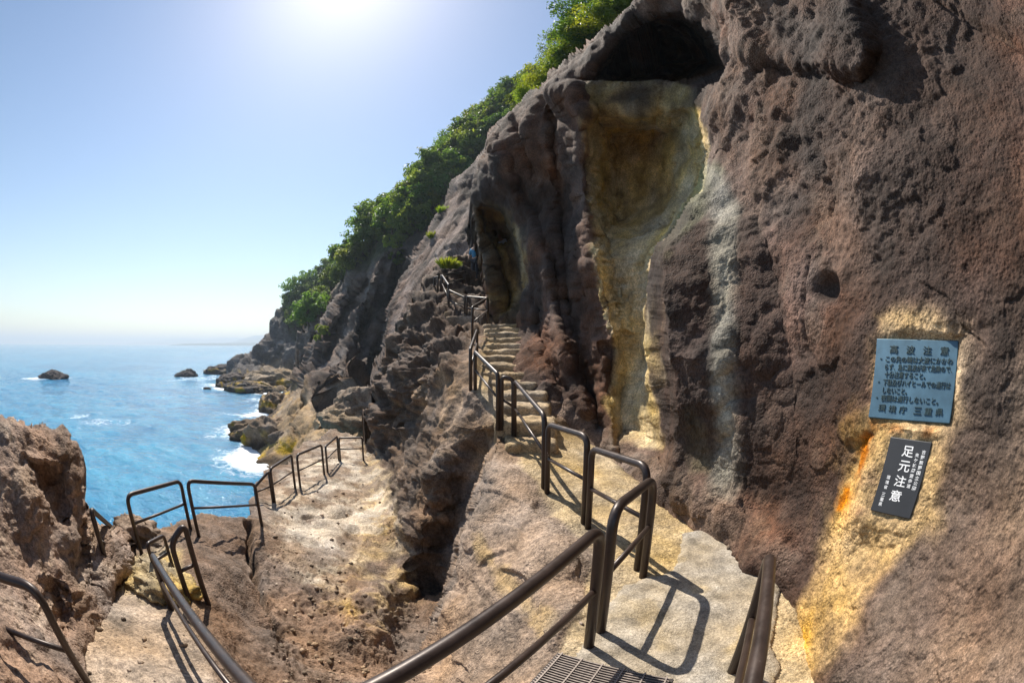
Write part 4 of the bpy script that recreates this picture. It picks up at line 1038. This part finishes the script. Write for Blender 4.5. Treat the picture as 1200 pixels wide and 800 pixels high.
class Plaque:
    def __init__(s, name, pix, label, mat, thick, lift):
        s.c = [sign_pt(*p) for p in pix]           # TL TR BR BL
        s.lift = lift
        s.root = empty(name, s.pt(0.5, 0.5, 0)); tag(s.root, label, 'sign')
        n = 6; V = []; Fc = []
        for z in (0.0, -thick):
            for e in ((0, 0), (1, 0), (1, 1), (0, 1)): V.append(s.pt(e[0], e[1], z) - s.root.location)
        Fc = [(0, 3, 2, 1), (4, 5, 6, 7)] + [(i, (i + 1) % 4, 4 + (i + 1) % 4, 4 + i) for i in range(4)]
        o = mesh_obj('plate', V, Fc, mat, s.root, smooth=False)
        md = o.modifiers.new('b', 'BEVEL'); md.width = 0.004; md.segments = 2
        s.w = ((s.c[0] - s.c[1]).length + (s.c[3] - s.c[2]).length) / 2; s.h = ((s.c[0] - s.c[3]).length + (s.c[1] - s.c[2]).length) / 2
    def pt(s, x, y, z):
        c = s.c
        return (c[0] * (1 - x) + c[1] * x) * (1 - y) + (c[3] * (1 - x) + c[2] * x) * y + SN * (s.lift + z)
    def text(s, body, x, y, hfrac, wfrac, mat, ext, off):   # centre x,y; height and width as fractions of the plate
        V, Fc = text_mesh(body, 1.0, off)
        if not len(V): return
        w = V[:, 0].max() - V[:, 0].min(); cx = (V[:, 0].max() + V[:, 0].min()) / 2
        hgt = 0.92 if len(body) > 1 else max(V[:, 1].max() - V[:, 1].min(), 0.5); cy = (V[:, 1].max() + V[:, 1].min()) / 2
        W = []
        n = len(V)
        for z in (ext, -0.002):
            for q in V: W.append(s.pt(x + (q[0] - cx) / w * wfrac, y - (q[1] - cy) / hgt * hfrac, z) - s.root.location)
        Ff = [f for f in Fc]
        ed = {}
        for f in Fc:
            for a, b in zip(f, f[1:] + f[:1]): ed[(a, b)] = 1
        for (a, b) in ed:
            if (b, a) not in ed: Ff.append((b, a, a + n, b + n))
        mesh_obj('lettering', W, Ff, mat, s.root, smooth=False)
BLUE = plain('weathered_blue_plate', (0.06, 0.125, 0.175), 0.45, 0.3, 0.28, 7)
BLACKP = plain('charcoal_plate', (0.028, 0.028, 0.030), 0.45, 0.0, 0.15, 9)
INKB = plain('bronze_letters', (0.025, 0.05, 0.055), 0.5, 0.3, 0.5, 60)
INKW = plain('white_letters', (0.78, 0.78, 0.78), 0.6, 0, 0.08)
pq = Plaque('warning_plaque', [(1029, 398), (1124, 400.5), (1113.5, 497), (1019, 489.5)], 'blue metal plaque with raised lettering on the ochre rock', BLUE, 0.035, 0.022)
for i, ch in enumerate('高波注意'): pq.text(ch, 0.23 + 0.205 * i, 0.135, 0.105, 0.10, INKB, 0.006, 0.006)
for body, y, x0, x1 in [('この先の崎は大波にかかわ', 0.262, 0.135, 0.95), ('らず、急に高波が来て危険ので、', 0.36, 0.135, 0.95), ('十分注意すること。', 0.455, 0.14, 0.64), ('下駄及びハイヒールでの通行は', 0.555, 0.13, 0.95), ('しないこと。', 0.655, 0.14, 0.44), ('夜間は通行しないこと。', 0.75, 0.13, 0.83)]:
    pq.text(body, (x0 + x1) / 2, y, 0.080, x1 - x0, INKB, 0.005, 0.006)
for y in (0.262, 0.555, 0.75): pq.text('一', 0.075, y, 0.075, 0.02, INKB, 0.005, 0.006)
for i, ch in enumerate('環境庁'): pq.text(ch, 0.16 + 0.13 * i, 0.875, 0.085, 0.09, INKB, 0.006, 0.006)
for i, ch in enumerate('三重県'): pq.text(ch, 0.60 + 0.13 * i, 0.875, 0.085, 0.09, INKB, 0.006, 0.006)
pk = Plaque('notice_plaque', [(1045, 512), (1093, 518.5), (1067, 608), (1021, 597.5)], 'charcoal plaque with white vertical lettering, below the blue one', BLACKP, 0.03, 0.02)
for i, ch in enumerate('足元注意'): pk.text(ch, 0.50, 0.16 + 0.195 * i, 0.145, 0.27, INKW, 0.0015, 0.012)
for i, ch in enumerate('吉野熊野国立公園'): pk.text(ch, 0.87, 0.14 + 0.067 * i, 0.052, 0.09, INKW, 0.0015, 0.012)
for i, ch in enumerate('鬼ヶ城周遊歩道'): pk.text(ch, 0.73, 0.19 + 0.067 * i, 0.052, 0.09, INKW, 0.0015, 0.012)
for i, ch in enumerate('環境省'): pk.text(ch, 0.2, 0.53 + 0.065 * i, 0.05, 0.085, INKW, 0.0015, 0.012)
for i, ch in enumerate('三重県'): pk.text(ch, 0.2, 0.76 + 0.065 * i, 0.05, 0.085, INKW, 0.0015, 0.012)

# ---- boulders and sea stacks
def boulder(u, v, r, label, seed, col, d=None, z=None, sq=(1, 1, 0.7), lich=False, amp=0.28, mat=ROCK, cat='boulder', n=40, name='boulder', zo=0.0, rz=0):
    p = at(u, v, d) if d else (at_z(u, v, z) if z is not None else hit_ground(u, v))
    p = p + Vector((0, 0, zo))
    o = lump(name, r, seed, mat, col, amp, n, sq, None, lich, tuple(p)); o.rotation_euler = (0, 0, rz)
    return tag(o, label, cat)
boulder(62, 442.5, 5.6, 'long dark rock standing alone in the open sea', 3, (0.06, 0.048, 0.045), z=-8.6, sq=(1.25, 0.8, 0.36), lich=False, mat=ROCK_FAR, cat='sea rock', name='sea_rock', zo=-0.3, n=56)
boulder(219, 441, 3.4, 'small dark wedge rock in the sea off the headland', 11, (0.055, 0.045, 0.042), z=-8.6, sq=(1.0, 0.8, 0.68), lich=False, mat=ROCK_FAR, cat='sea rock', name='sea_rock', zo=-0.5)
boulder(243, 456, 0.9, 'tiny rock awash near the tip of the headland', 5, (0.07, 0.05, 0.04), z=-8.6, sq=(1.1, 0.8, 0.5), lich=True, mat=ROCK_FAR, cat='sea rock', name='sea_rock')
for i, (u, v, r, lab, sq) in enumerate([(258, 437, 4.5, 'dark low rock at the very tip of the headland', (1.3, 0.9, 0.5)), (272, 451, 3.4, 'lichen-edged dark rock under the headland tip', (1.2, 0.9, 0.7)), (284, 457, 3.2, 'yellow-stained low rock in the foam under the headland', (1.4, 0.8, 0.5)), (298, 456, 3.2, 'flat brown rock in the foam beside the yellow-stained one', (1.4, 0.8, 0.5)), (318, 452, 5.5, 'pale brown rock slab between the headlands', (1.5, 0.9, 0.55))]):
    boulder(u, v, r, lab, 20 + i, (0.09, 0.075, 0.068) if i < 3 else (0.26, 0.2, 0.14), z=-8.4, sq=sq, lich=True, mat=ROCK_FAR, cat='shore rock', name='shore_rock', n=44)
for i, (u, v, r, lab, sq, rz) in enumerate([(322, 479, 2.3, 'brown shore rock with a yellow lichen skirt in the surf', (1.0, 1.3, 0.9), 0.4), (301, 508, 1.9, 'yellow lichen rock at the outer edge of the surf', (1.5, 0.9, 0.75), 0.9), (322, 520, 2.2, 'reddish shore rock half covered in yellow lichen', (1.2, 1.0, 0.95), 0.2), (345, 527, 1.6, 'dark wet rock just below the terrace rails', (1.4, 0.9, 1.0), 0.6)]):
    boulder(u, v, r, lab, 40 + i, (0.2, 0.145, 0.1), z=-8.4, sq=sq, lich=True, mat=ROCK_MID, cat='shore rock', name='shore_rock', n=52, rz=rz)
boulder(422, 481, 1.15, 'rounded brown boulder at the foot of the dark cleft', 52, (0.24, 0.18, 0.13), d=21, sq=(1.3, 1, 0.8), mat=ROCK_MID)
boulder(408, 492, 1.0, 'low brown boulder beside the rounded one under the cleft', 53, (0.25, 0.19, 0.13), d=20.5, sq=(1.5, 1, 0.6), mat=ROCK_MID)
boulder(188, 690, 0.34, 'yellow boulder on the left path by the hoop rail', 61, (0.36, 0.26, 0.115), sq=(1.4, 0.9, 0.5), zo=0.0, amp=0.4)
boulder(172, 672, 0.3, 'smaller yellow boulder against the dark outcrop', 62, (0.34, 0.25, 0.12), sq=(1.1, 0.9, 0.55), amp=0.4)
boulder(160, 625, 0.35, 'knobbly brown boulder under the tilted sea rail', 63, (0.2, 0.145, 0.105), sq=(1.3, 0.9, 0.7), amp=0.3)

# ---- loose stones and grit
def loose_stones(n=620):
    g = np.random.default_rng(77); V, F = [], []
    ph = (1 + 5 ** 0.5) / 2
    iv = np.array([(-1, ph, 0), (1, ph, 0), (-1, -ph, 0), (1, -ph, 0), (0, -1, ph), (0, 1, ph), (0, -1, -ph), (0, 1, -ph), (ph, 0, -1), (ph, 0, 1), (-ph, 0, -1), (-ph, 0, 1)]); iv /= np.linalg.norm(iv[0])
    fi = np.array([(0, 11, 5), (0, 5, 1), (0, 1, 7), (0, 7, 10), (0, 10, 11), (1, 5, 9), (5, 11, 4), (11, 10, 2), (10, 7, 6), (7, 1, 8), (3, 9, 4), (3, 4, 2), (3, 2, 6), (3, 6, 8), (3, 8, 9), (4, 9, 5), (2, 4, 11), (6, 2, 10), (8, 6, 7), (9, 8, 1)])
    C = []; k = 0; tries = 0
    zones = [(P_RAV, 0.5), (P_TERR, 0.75), (P_PATH, 0.87), (P_LEFT, 1.0)]
    while k < n and tries < 6000:
        tries += 1; z = g.random(); poly = [p for p, c in zones if z <= c][0]; A_ = np.array(poly)
        u, v = g.uniform(A_[:, 0].min(), A_[:, 0].max()), g.uniform(A_[:, 1].min(), min(A_[:, 1].max(), 830))
        sd = poly_sd(np.array([u]), np.array([v]), poly)[0]
        if sd < 0 or (poly is P_PATH and g.random() < min(0.95, sd / 25)): continue
        p = hit_ground(u, v)
        if p is None: continue
        r = 0.008 + 0.045 * g.random() ** 3.5
        q = iv * (1 + g.normal(size=(12, 1)) * 0.18) * np.array([1, 0.6 + 0.4 * g.random(), 0.45 + 0.3 * g.random()]) * r
        a = g.random() * 6.28; c_, s_ = math.cos(a), math.sin(a)
        q = q @ np.array([[c_, s_, 0], [-s_, c_, 0], [0, 0, 1]]) + np.array(p) + np.array([0, 0, r * 0.2])
        V.append(q); F.append(fi + 12 * k); k += 1
        C.append(np.tile(np.array([0.24, 0.18, 0.13]) * g.uniform(0.5, 1.6), (12, 1)))
    return tag(mesh_obj('loose_stones', np.concatenate(V), np.concatenate(F), ROCK, smooth=False, col=np.concatenate(C)), kind='stuff')
loose_stones()

# ---- far shore and mountains across the bay
def far_range(name, prof, d, col, depth):
    V = []; n = len(prof)
    m, nt, bs = new_mat(name); bs.inputs['Base Color'].default_value = (*col, 1); bs.inputs['Roughness'].default_value = 0.95
    pts = []
    for u, v in prof: pts.append(at(u, v, d))
    V, Fc = [], []
    for i, p in enumerate(pts):
        r = Vector((p.x, p.y, 0)).normalized()
        for (back, frac) in ((-depth * 0.5, 0), (-depth * 0.25, 0.55), (0, 1), (depth * 0.6, 0.5), (depth, 0)):
            z = SEA + (p.z - SEA) * frac
            V.append((p.x + r.x * back, p.y + r.y * back, z - (3 if frac == 0 else 0)))
    for i in range(n - 1):
        for k in range(4): Fc.append((i * 5 + k, i * 5 + k + 1, (i + 1) * 5 + k + 1, (i + 1) * 5 + k))
    return tag(mesh_obj(name, V, Fc, m), kind='structure')
def rough(prof, amp, n=60, seed=0):
    us = np.linspace(prof[0][0], prof[-1][0], n); vs = np.interp(us, [p[0] for p in prof], [p[1] for p in prof])
    vs = vs + fbm(np.stack([us / 6, 0 * us + seed, 0 * us], -1), 3) * amp
    return list(zip(us, vs))
far_range('far_shore', rough([(195, 404.5), (215, 402.6), (240, 402), (300, 401.5), (345, 401), (400, 401)], 0.35), 3200, (0.05, 0.07, 0.05), 200)
far_range('far_hills', rough([(255, 404), (268, 401), (280, 398.5), (290, 395), (302, 392.5), (315, 394), (350, 396), (400, 398)], 0.7, seed=4), 5200, (0.05, 0.07, 0.05), 900)
far_range('far_mountains', rough([(120, 404), (160, 401), (185, 399), (215, 396), (240, 397.5), (260, 396), (300, 396), (400, 395)], 0.8, seed=8), 8200, (0.05, 0.07, 0.06), 1500)
# ---- trees
def crown_mesh(name, R, H, clumps, per, leaf, seed, cols):
    g = np.random.default_rng(seed)
    # clump centres fill an uneven dome
    c = g.normal(size=(clumps * 4, 3)); c /= np.linalg.norm(c, axis=1, keepdims=True)
    c = c * (0.35 + 0.65 * g.random((len(c), 1)) ** 0.4)
    c = c[c[:, 2] > -0.55][:clumps]
    c = c * (1 + 0.35 * fbm(c * 1.7 + seed, 2))[:, None]
    c = c * np.array([R, R, H * 0.5]) + np.array([0, 0, H * 0.55])
    ctone = g.random(len(c))
    n = len(c) * per
    ci = np.repeat(np.arange(len(c)), per)
    r = g.normal(size=(n, 3)); r /= np.linalg.norm(r, axis=1, keepdims=True)
    rad = R * 0.30 * (0.6 + 0.8 * g.random(len(c)))[ci]
    p = c[ci] + r * (rad * (0.45 + 0.55 * g.random(n)))[:, None] * np.array([1, 1, 0.75])
    nrm = r * 0.6 + g.normal(size=(n, 3)) * 0.55 + np.array([0, 0, 0.5]); nrm /= np.linalg.norm(nrm, axis=1, keepdims=True)
    t = np.cross(nrm, g.normal(size=(n, 3))); t /= np.linalg.norm(t, axis=1, keepdims=True); b = np.cross(nrm, t)
    s = leaf * (0.6 + 0.8 * g.random(n))[:, None]
    fold = nrm * s * 0.25
    V = np.stack([p - t * s, p + b * s * 0.45 + fold, p + t * s, p - b * s * 0.45 + fold], 1).reshape(-1, 3)
    F = np.arange(n * 4).reshape(-1, 4)
    tone = (0.6 * ctone[ci] + 0.4 * g.random(n))[:, None]
    C = np.asarray(cols[0]) * (1 - tone) + np.asarray(cols[1]) * tone
    me_o = mesh_obj(name, V, F, LEAF, smooth=False, col=np.repeat(C, 4, 0))
    return me_o
def trunk_mesh(name, H, R, seed, thick=0.09):
    g = random.Random(seed); V, Fc = [], []
    def add(pts, r):
        v, f = tube_data(pts, r, 7); o = len(V); V.extend(v); Fc.extend([tuple(i + o for i in q) for q in f])
    top = Vector((g.uniform(-.1, .1) * H, g.uniform(-.1, .1) * H, H * 0.75))
    pts = [Vector((0, 0, -H * 0.25)), Vector((0, 0, 0.0)), top * 0.35 + Vector((g.uniform(-.04, .04) * H, 0, 0)), top * 0.7, top]
    add(pts, [thick * H * 0.5 * k for k in (1.3, 1.0, 0.7, 0.45, 0.15)])
    for k in range(7):
        f = 0.3 + 0.07 * k; a = g.uniform(0, 6.28); s = top * f
        e = s + Vector((math.cos(a) * R * 0.75, math.sin(a) * R * 0.75, H * g.uniform(0.12, 0.3)))
        m = s * 0.5 + e * 0.5 + Vector((0, 0, H * 0.05))
        add([s, m, e], [thick * H * 0.22, thick * H * 0.14, thick * H * 0.04])
    return mesh_obj(name, V, Fc, BARK)
def tree_proto(R, H, clumps, per, leaf, seed, cols):
    cr = crown_mesh('crown', R, H, clumps, per, leaf, seed, cols); tr = trunk_mesh('trunk', H, R, seed)
    return tr, cr
DG = ((0.04, 0.095, 0.022), (0.13, 0.23, 0.05)); YG = ((0.09, 0.15, 0.022), (0.24, 0.32, 0.05)); OG = ((0.05, 0.10, 0.024), (0.16, 0.22, 0.045))
protos = [tree_proto(2.1, 3.6, 34, 70, 0.20, 101, DG), tree_proto(1.8, 3.2, 30, 70, 0.19, 102, OG), tree_proto(2.4, 3.9, 38, 70, 0.21, 103, DG), tree_proto(1.7, 3.0, 28, 70, 0.18, 104, YG), tree_proto(2.0, 3.4, 32, 70, 0.20, 105, OG)]
near_p = [tree_proto(1.7, 3.4, 60, 90, 0.085, 201, YG), tree_proto(1.5, 3.0, 55, 90, 0.08, 202, OG), tree_proto(1.9, 3.9, 64, 90, 0.09, 203, DG)]
first = {}
def place_tree(pr, p, s, rz, label, group, tilt=(0, 0)):
    root = empty('tree', p); root.scale = (s, s, s * random.uniform(0.85, 1.1)); root.rotation_euler = (tilt[0], tilt[1], rz)
    tag(root, label, 'tree', group)
    for src in pr:
        if src.name in first: c = src.copy(); coll.objects.link(c)
        else: c = src; first[src.name] = 1
        c.parent = root
    return root
def scatter(bvh, poly, n, mind, scale, label, group, protos_, seed, sink=0.5):
    g = random.Random(seed); P_ = np.array(poly); out = []
    tries = 0
    while len(out) < n and tries < 9000:
        tries += 1
        u = g.uniform(P_[:, 0].min(), P_[:, 0].max()); v = g.uniform(P_[:, 1].min(), P_[:, 1].max())
        if poly_sd(np.array([u]), np.array([v]), poly)[0] < 0: continue
        h = bvh.ray_cast(O0, Vector(rays(u, v)))
        if h[0] is None: continue
        if any((h[0] - q).length < mind for q in out): continue
        out.append(h[0])
    for q in out:
        pr = g.choice(protos_); sc_ = scale * g.uniform(0.75, 1.3)
        look = {0: 'deep green ', 1: 'olive green ', 2: 'broad deep green ', 3: 'bright yellow-green ', 4: 'rounded olive green '}[protos.index(pr)] if len(protos_) > 2 else ''
        size = ('large ' if sc_ > scale * 1.1 else 'small ' if sc_ < scale * 0.9 else 'middling ') if look else ''
        place_tree(pr, q - Vector((0, 0, sink)), sc_, g.uniform(0, 6.28), size + look + label, group)
    return len(out)
NT = []
NT.append(scatter(H_BVH, [(352, 384), (372, 358), (396, 318), (424, 283), (460, 242), (520, 182), (600, 114), (640, 92), (690, 84), (690, 130), (620, 150), (570, 172), (545, 205), (510, 245), (485, 280), (465, 270), (440, 290), (420, 305), (400, 330), (380, 350), (362, 385)], 280, 1.25, 1.2, 'tree in the wood on the cliff slope', 'trees of the wood on the cliff slope', protos, 5))
NT.append(scatter(F_BVH, [(338, 362), (345, 352), (372, 326), (400, 306), (430, 296), (430, 330), (400, 345), (385, 372), (365, 385), (345, 388)], 80, 2.2, 1.25, 'tree in the wood on the far headland', 'trees of the wood on the far headland', protos[:3], 6))
NT.append(scatter(H_BVH, [(372, 378), (380, 380), (384, 395), (372, 405)], 3, 1.5, 0.42, 'light green bush on the shoulder below the wood', 'light green bushes below the wood', protos[3:4], 8))
NT.append(scatter(H_BVH, [(456, 285), (478, 278), (482, 300), (462, 312)], 5, 1.5, 0.75, 'light green shrub in the gully between the slabs', 'light green shrubs in the gully', protos[3:5], 9))
# trees on the crest of the near cliff
for i, (u, v, d, k, s) in enumerate([(642, 92, 19, 0, 0.75), (655, 84, 18.5, 1, 0.75), (668, 72, 18, 0, 0.8), (684, 66, 17.5, 2, 0.85), (694, 52, 18, 1, 0.95), (706, 40, 17, 0, 0.9), (716, 36, 17.5, 2, 0.9), (728, 22, 17, 1, 0.9), (742, 14, 17.5, 2, 1.0), (700, 30, 21, 2, 1.15), (722, 4, 20, 1, 1.1), (630, 104, 22, 0, 0.8), (616, 118, 25, 1, 0.85), (662, 66, 22, 2, 0.8)]):
    place_tree(near_p[k], at(u, v, d) - Vector((0, 0, 1.2)), s * 0.8, i * 1.3, ['bright yellow-green', 'olive green', 'tall deep green'][k] + ' leafy tree on the crest of the brown cliff', 'trees on the crest of the brown cliff')
# ---- tufts and shrubs in the rock
def tuft(u, v, d, r, label, seed, cols=YG):
    g = np.random.default_rng(seed); n = 260
    p = at(u, v, d) if d else hit_ground(u, v)
    a = g.random(n) * 6.28; rr = np.sqrt(g.random(n)) * r * 0.6
    b = np.stack([np.cos(a) * rr, np.sin(a) * rr, np.full(n, -0.05)], -1)
    dv = np.stack([np.cos(a) * g.random(n) * 0.8, np.sin(a) * g.random(n) * 0.8, 0.6 + g.random(n) * 0.6], -1) * r
    sd = np.cross(dv, g.normal(size=(n, 3))); sd /= np.linalg.norm(sd, axis=1, keepdims=True); sd *= r * 0.06
    V = np.stack([b - sd, b + sd, b + dv * 0.6 + sd * 0.8, b + dv + np.array([0, 0, -0.15 * r])], 1).reshape(-1, 3)
    tone = np.repeat(g.random(n), 4)[:, None]
    C = np.asarray(cols[0]) * (1 - tone) + np.asarray(cols[1]) * tone
    root = empty('grass_tuft', p); tag(root, label, 'plant')
    mesh_obj('blades', V, np.arange(n * 4).reshape(-1, 4), LEAF, root, smooth=False, col=C)
tuft(524, 312, 16.9, 0.42, 'yellow-green grass tuft on the rock above the top rails', 1)
tuft(532, 313, 17.1, 0.3, 'smaller grass tuft beside the yellow-green one above the top rails', 2)
tuft(507, 278, 33, 0.5, 'lone yellow-green tuft on the smooth streaked slab', 3)
tuft(519, 249, 36, 0.6, 'small green tuft high on the smooth streaked slab', 4)

# ---- two visitors high on the path
def person(label, loc, rz, shirt, trousers, hair, s=1.0, arm=0.0):
    root = empty('person', loc); root.rotation_euler = (0, 0, rz); root.scale = (s, s, s); tag(root, label, 'person')
    def skin(name, pts, edges, rad, mat, sub=1):
        me = bpy.data.meshes.new(name); me.from_pydata(pts, edges, []); me.update()
        o = bpy.data.objects.new(name, me); coll.objects.link(o); o.parent = root
        bpy.context.view_layer.objects.active = o
        md = o.modifiers.new('skin', 'SKIN'); md.use_smooth_shade = True
        for i, v in enumerate(me.skin_vertices[0].data): v.radius = rad[i]; v.use_root = (i == 0)
        o.modifiers.new('sub', 'SUBSURF').levels = sub; o.modifiers['sub'].render_levels = sub
        me.materials.append(mat); return o
    SK = plain('skin_tone', (0.42, 0.25, 0.17), 0.6, var=0.05)
    pts = [(0, 0, .93), (0, 0, 1.15), (0, 0, 1.40), (0, 0, 1.50), (0, .02, 1.60), (0, .02, 1.72), (-.19, 0, 1.40), (-.27, .02 + arm * .05, 1.13), (-.26, .14 + arm * .1, .92), (.19, 0, 1.40), (.27, .02, 1.13), (.26, .12 + arm * .2, .95 + arm * .3), (-.10, 0, .88), (-.11, .02, .48), (-.11, 0, .08), (-.11, .13, .03), (.10, 0, .88), (.11, .02, .48), (.11, 0, .08), (.11, .13, .03)]
    ed = [(0, 1), (1, 2), (2, 3), (3, 4), (4, 5), (2, 6), (6, 7), (7, 8), (2, 9), (9, 10), (10, 11), (0, 12), (12, 13), (13, 14), (14, 15), (0, 16), (16, 17), (17, 18), (18, 19)]
    rad = [(.14, .10), (.13, .10), (.15, .10), (.055, .055), (.085, .10), (.075, .09), (.06, .06), (.045, .045), (.035, .035), (.06, .06), (.045, .045), (.035, .035), (.085, .09), (.06, .065), (.045, .045), (.04, .035), (.085, .09), (.06, .065), (.045, .045), (.04, .035)]
    skin('body', pts, ed, rad, SK)
    skin('shirt', [pts[i] for i in (0, 1, 2, 6, 7, 9, 10)], [(0, 1), (1, 2), (2, 3), (3, 4), (2, 5), (5, 6)], [(.17, .13), (.155, .125), (.17, .125), (.078, .078), (.062, .062), (.078, .078), (.062, .062)], plain('shirt_' + label[:6].strip(), shirt, 0.85, var=0.08))
    skin('trousers', [pts[i] for i in (0, 12, 13, 14, 16, 17, 18)], [(0, 1), (1, 2), (2, 3), (0, 4), (4, 5), (5, 6)], [(.165, .125), (.105, .11), (.08, .085), (.065, .065), (.105, .11), (.08, .085), (.065, .065)], plain('trousers_cloth', trousers, 0.9, var=0.08))
    h = lump('hair', 0.115, 7, plain('hair', hair, 0.7), (0.02, 0.015, 0.012), 0.05, 14, (0.95, 1.05, 0.9), root); h.location = (0, -0.02, 1.70)
    for sx in (-1, 1):
        e = lump('eye', 0.014, 3, plain('eye', (0.03, 0.02, 0.02), 0.3), (0.03, 0.02, 0.02), 0.0, 8, (1, 1, 1), root); e.location = (sx * 0.035, 0.118, 1.66)
    return root
p1 = at(557, 291, 18.0); person('person in a blue shirt standing on the path behind the dark rocks', (p1.x, p1.y, p1.z - 1.42), 2.6, (0.05, 0.2, 0.36), (0.03, 0.03, 0.04), (0.015, 0.01, 0.01))
p2 = at(585.5, 281, 15.0); person('person in a white top looking out of the hollow in the alcove', (p2.x, p2.y, p2.z - 1.42), 2.9, (0.62, 0.62, 0.7), (0.05, 0.05, 0.08), (0.02, 0.015, 0.012), arm=1)
# ---- sea haze
def haze():
    x0, x1, y0, y1, z0, z1 = -42000, 12000, -300, 45000, SEA - 1.5, 95
    V = [(x, y, z) for x in (x0, x1) for y in (y0, y1) for z in (z0, z1)]
    Fc = [(0, 1, 3, 2), (4, 6, 7, 5), (0, 4, 5, 1), (2, 3, 7, 6), (0, 2, 6, 4), (1, 5, 7, 3)]
    m = bpy.data.materials.new('sea_haze'); m.use_nodes = True; nt = m.node_tree
    for n in list(nt.nodes):
        if n.type == 'BSDF_PRINCIPLED': nt.nodes.remove(n)
    pv = N(nt, 'ShaderNodeVolumePrincipled', i_Density=HAZE_D, i_Anisotropy=0.2); pv.inputs['Color'].default_value = (0.74, 0.87, 1.0, 1)
    nt.links.new(pv.outputs[0], nt.nodes['Material Output'].inputs['Volume'])
    return tag(mesh_obj('haze', V, Fc, m, smooth=False), 'pale blue sea haze over the bay', kind='stuff')
HAZE_D = 0.00042
haze()
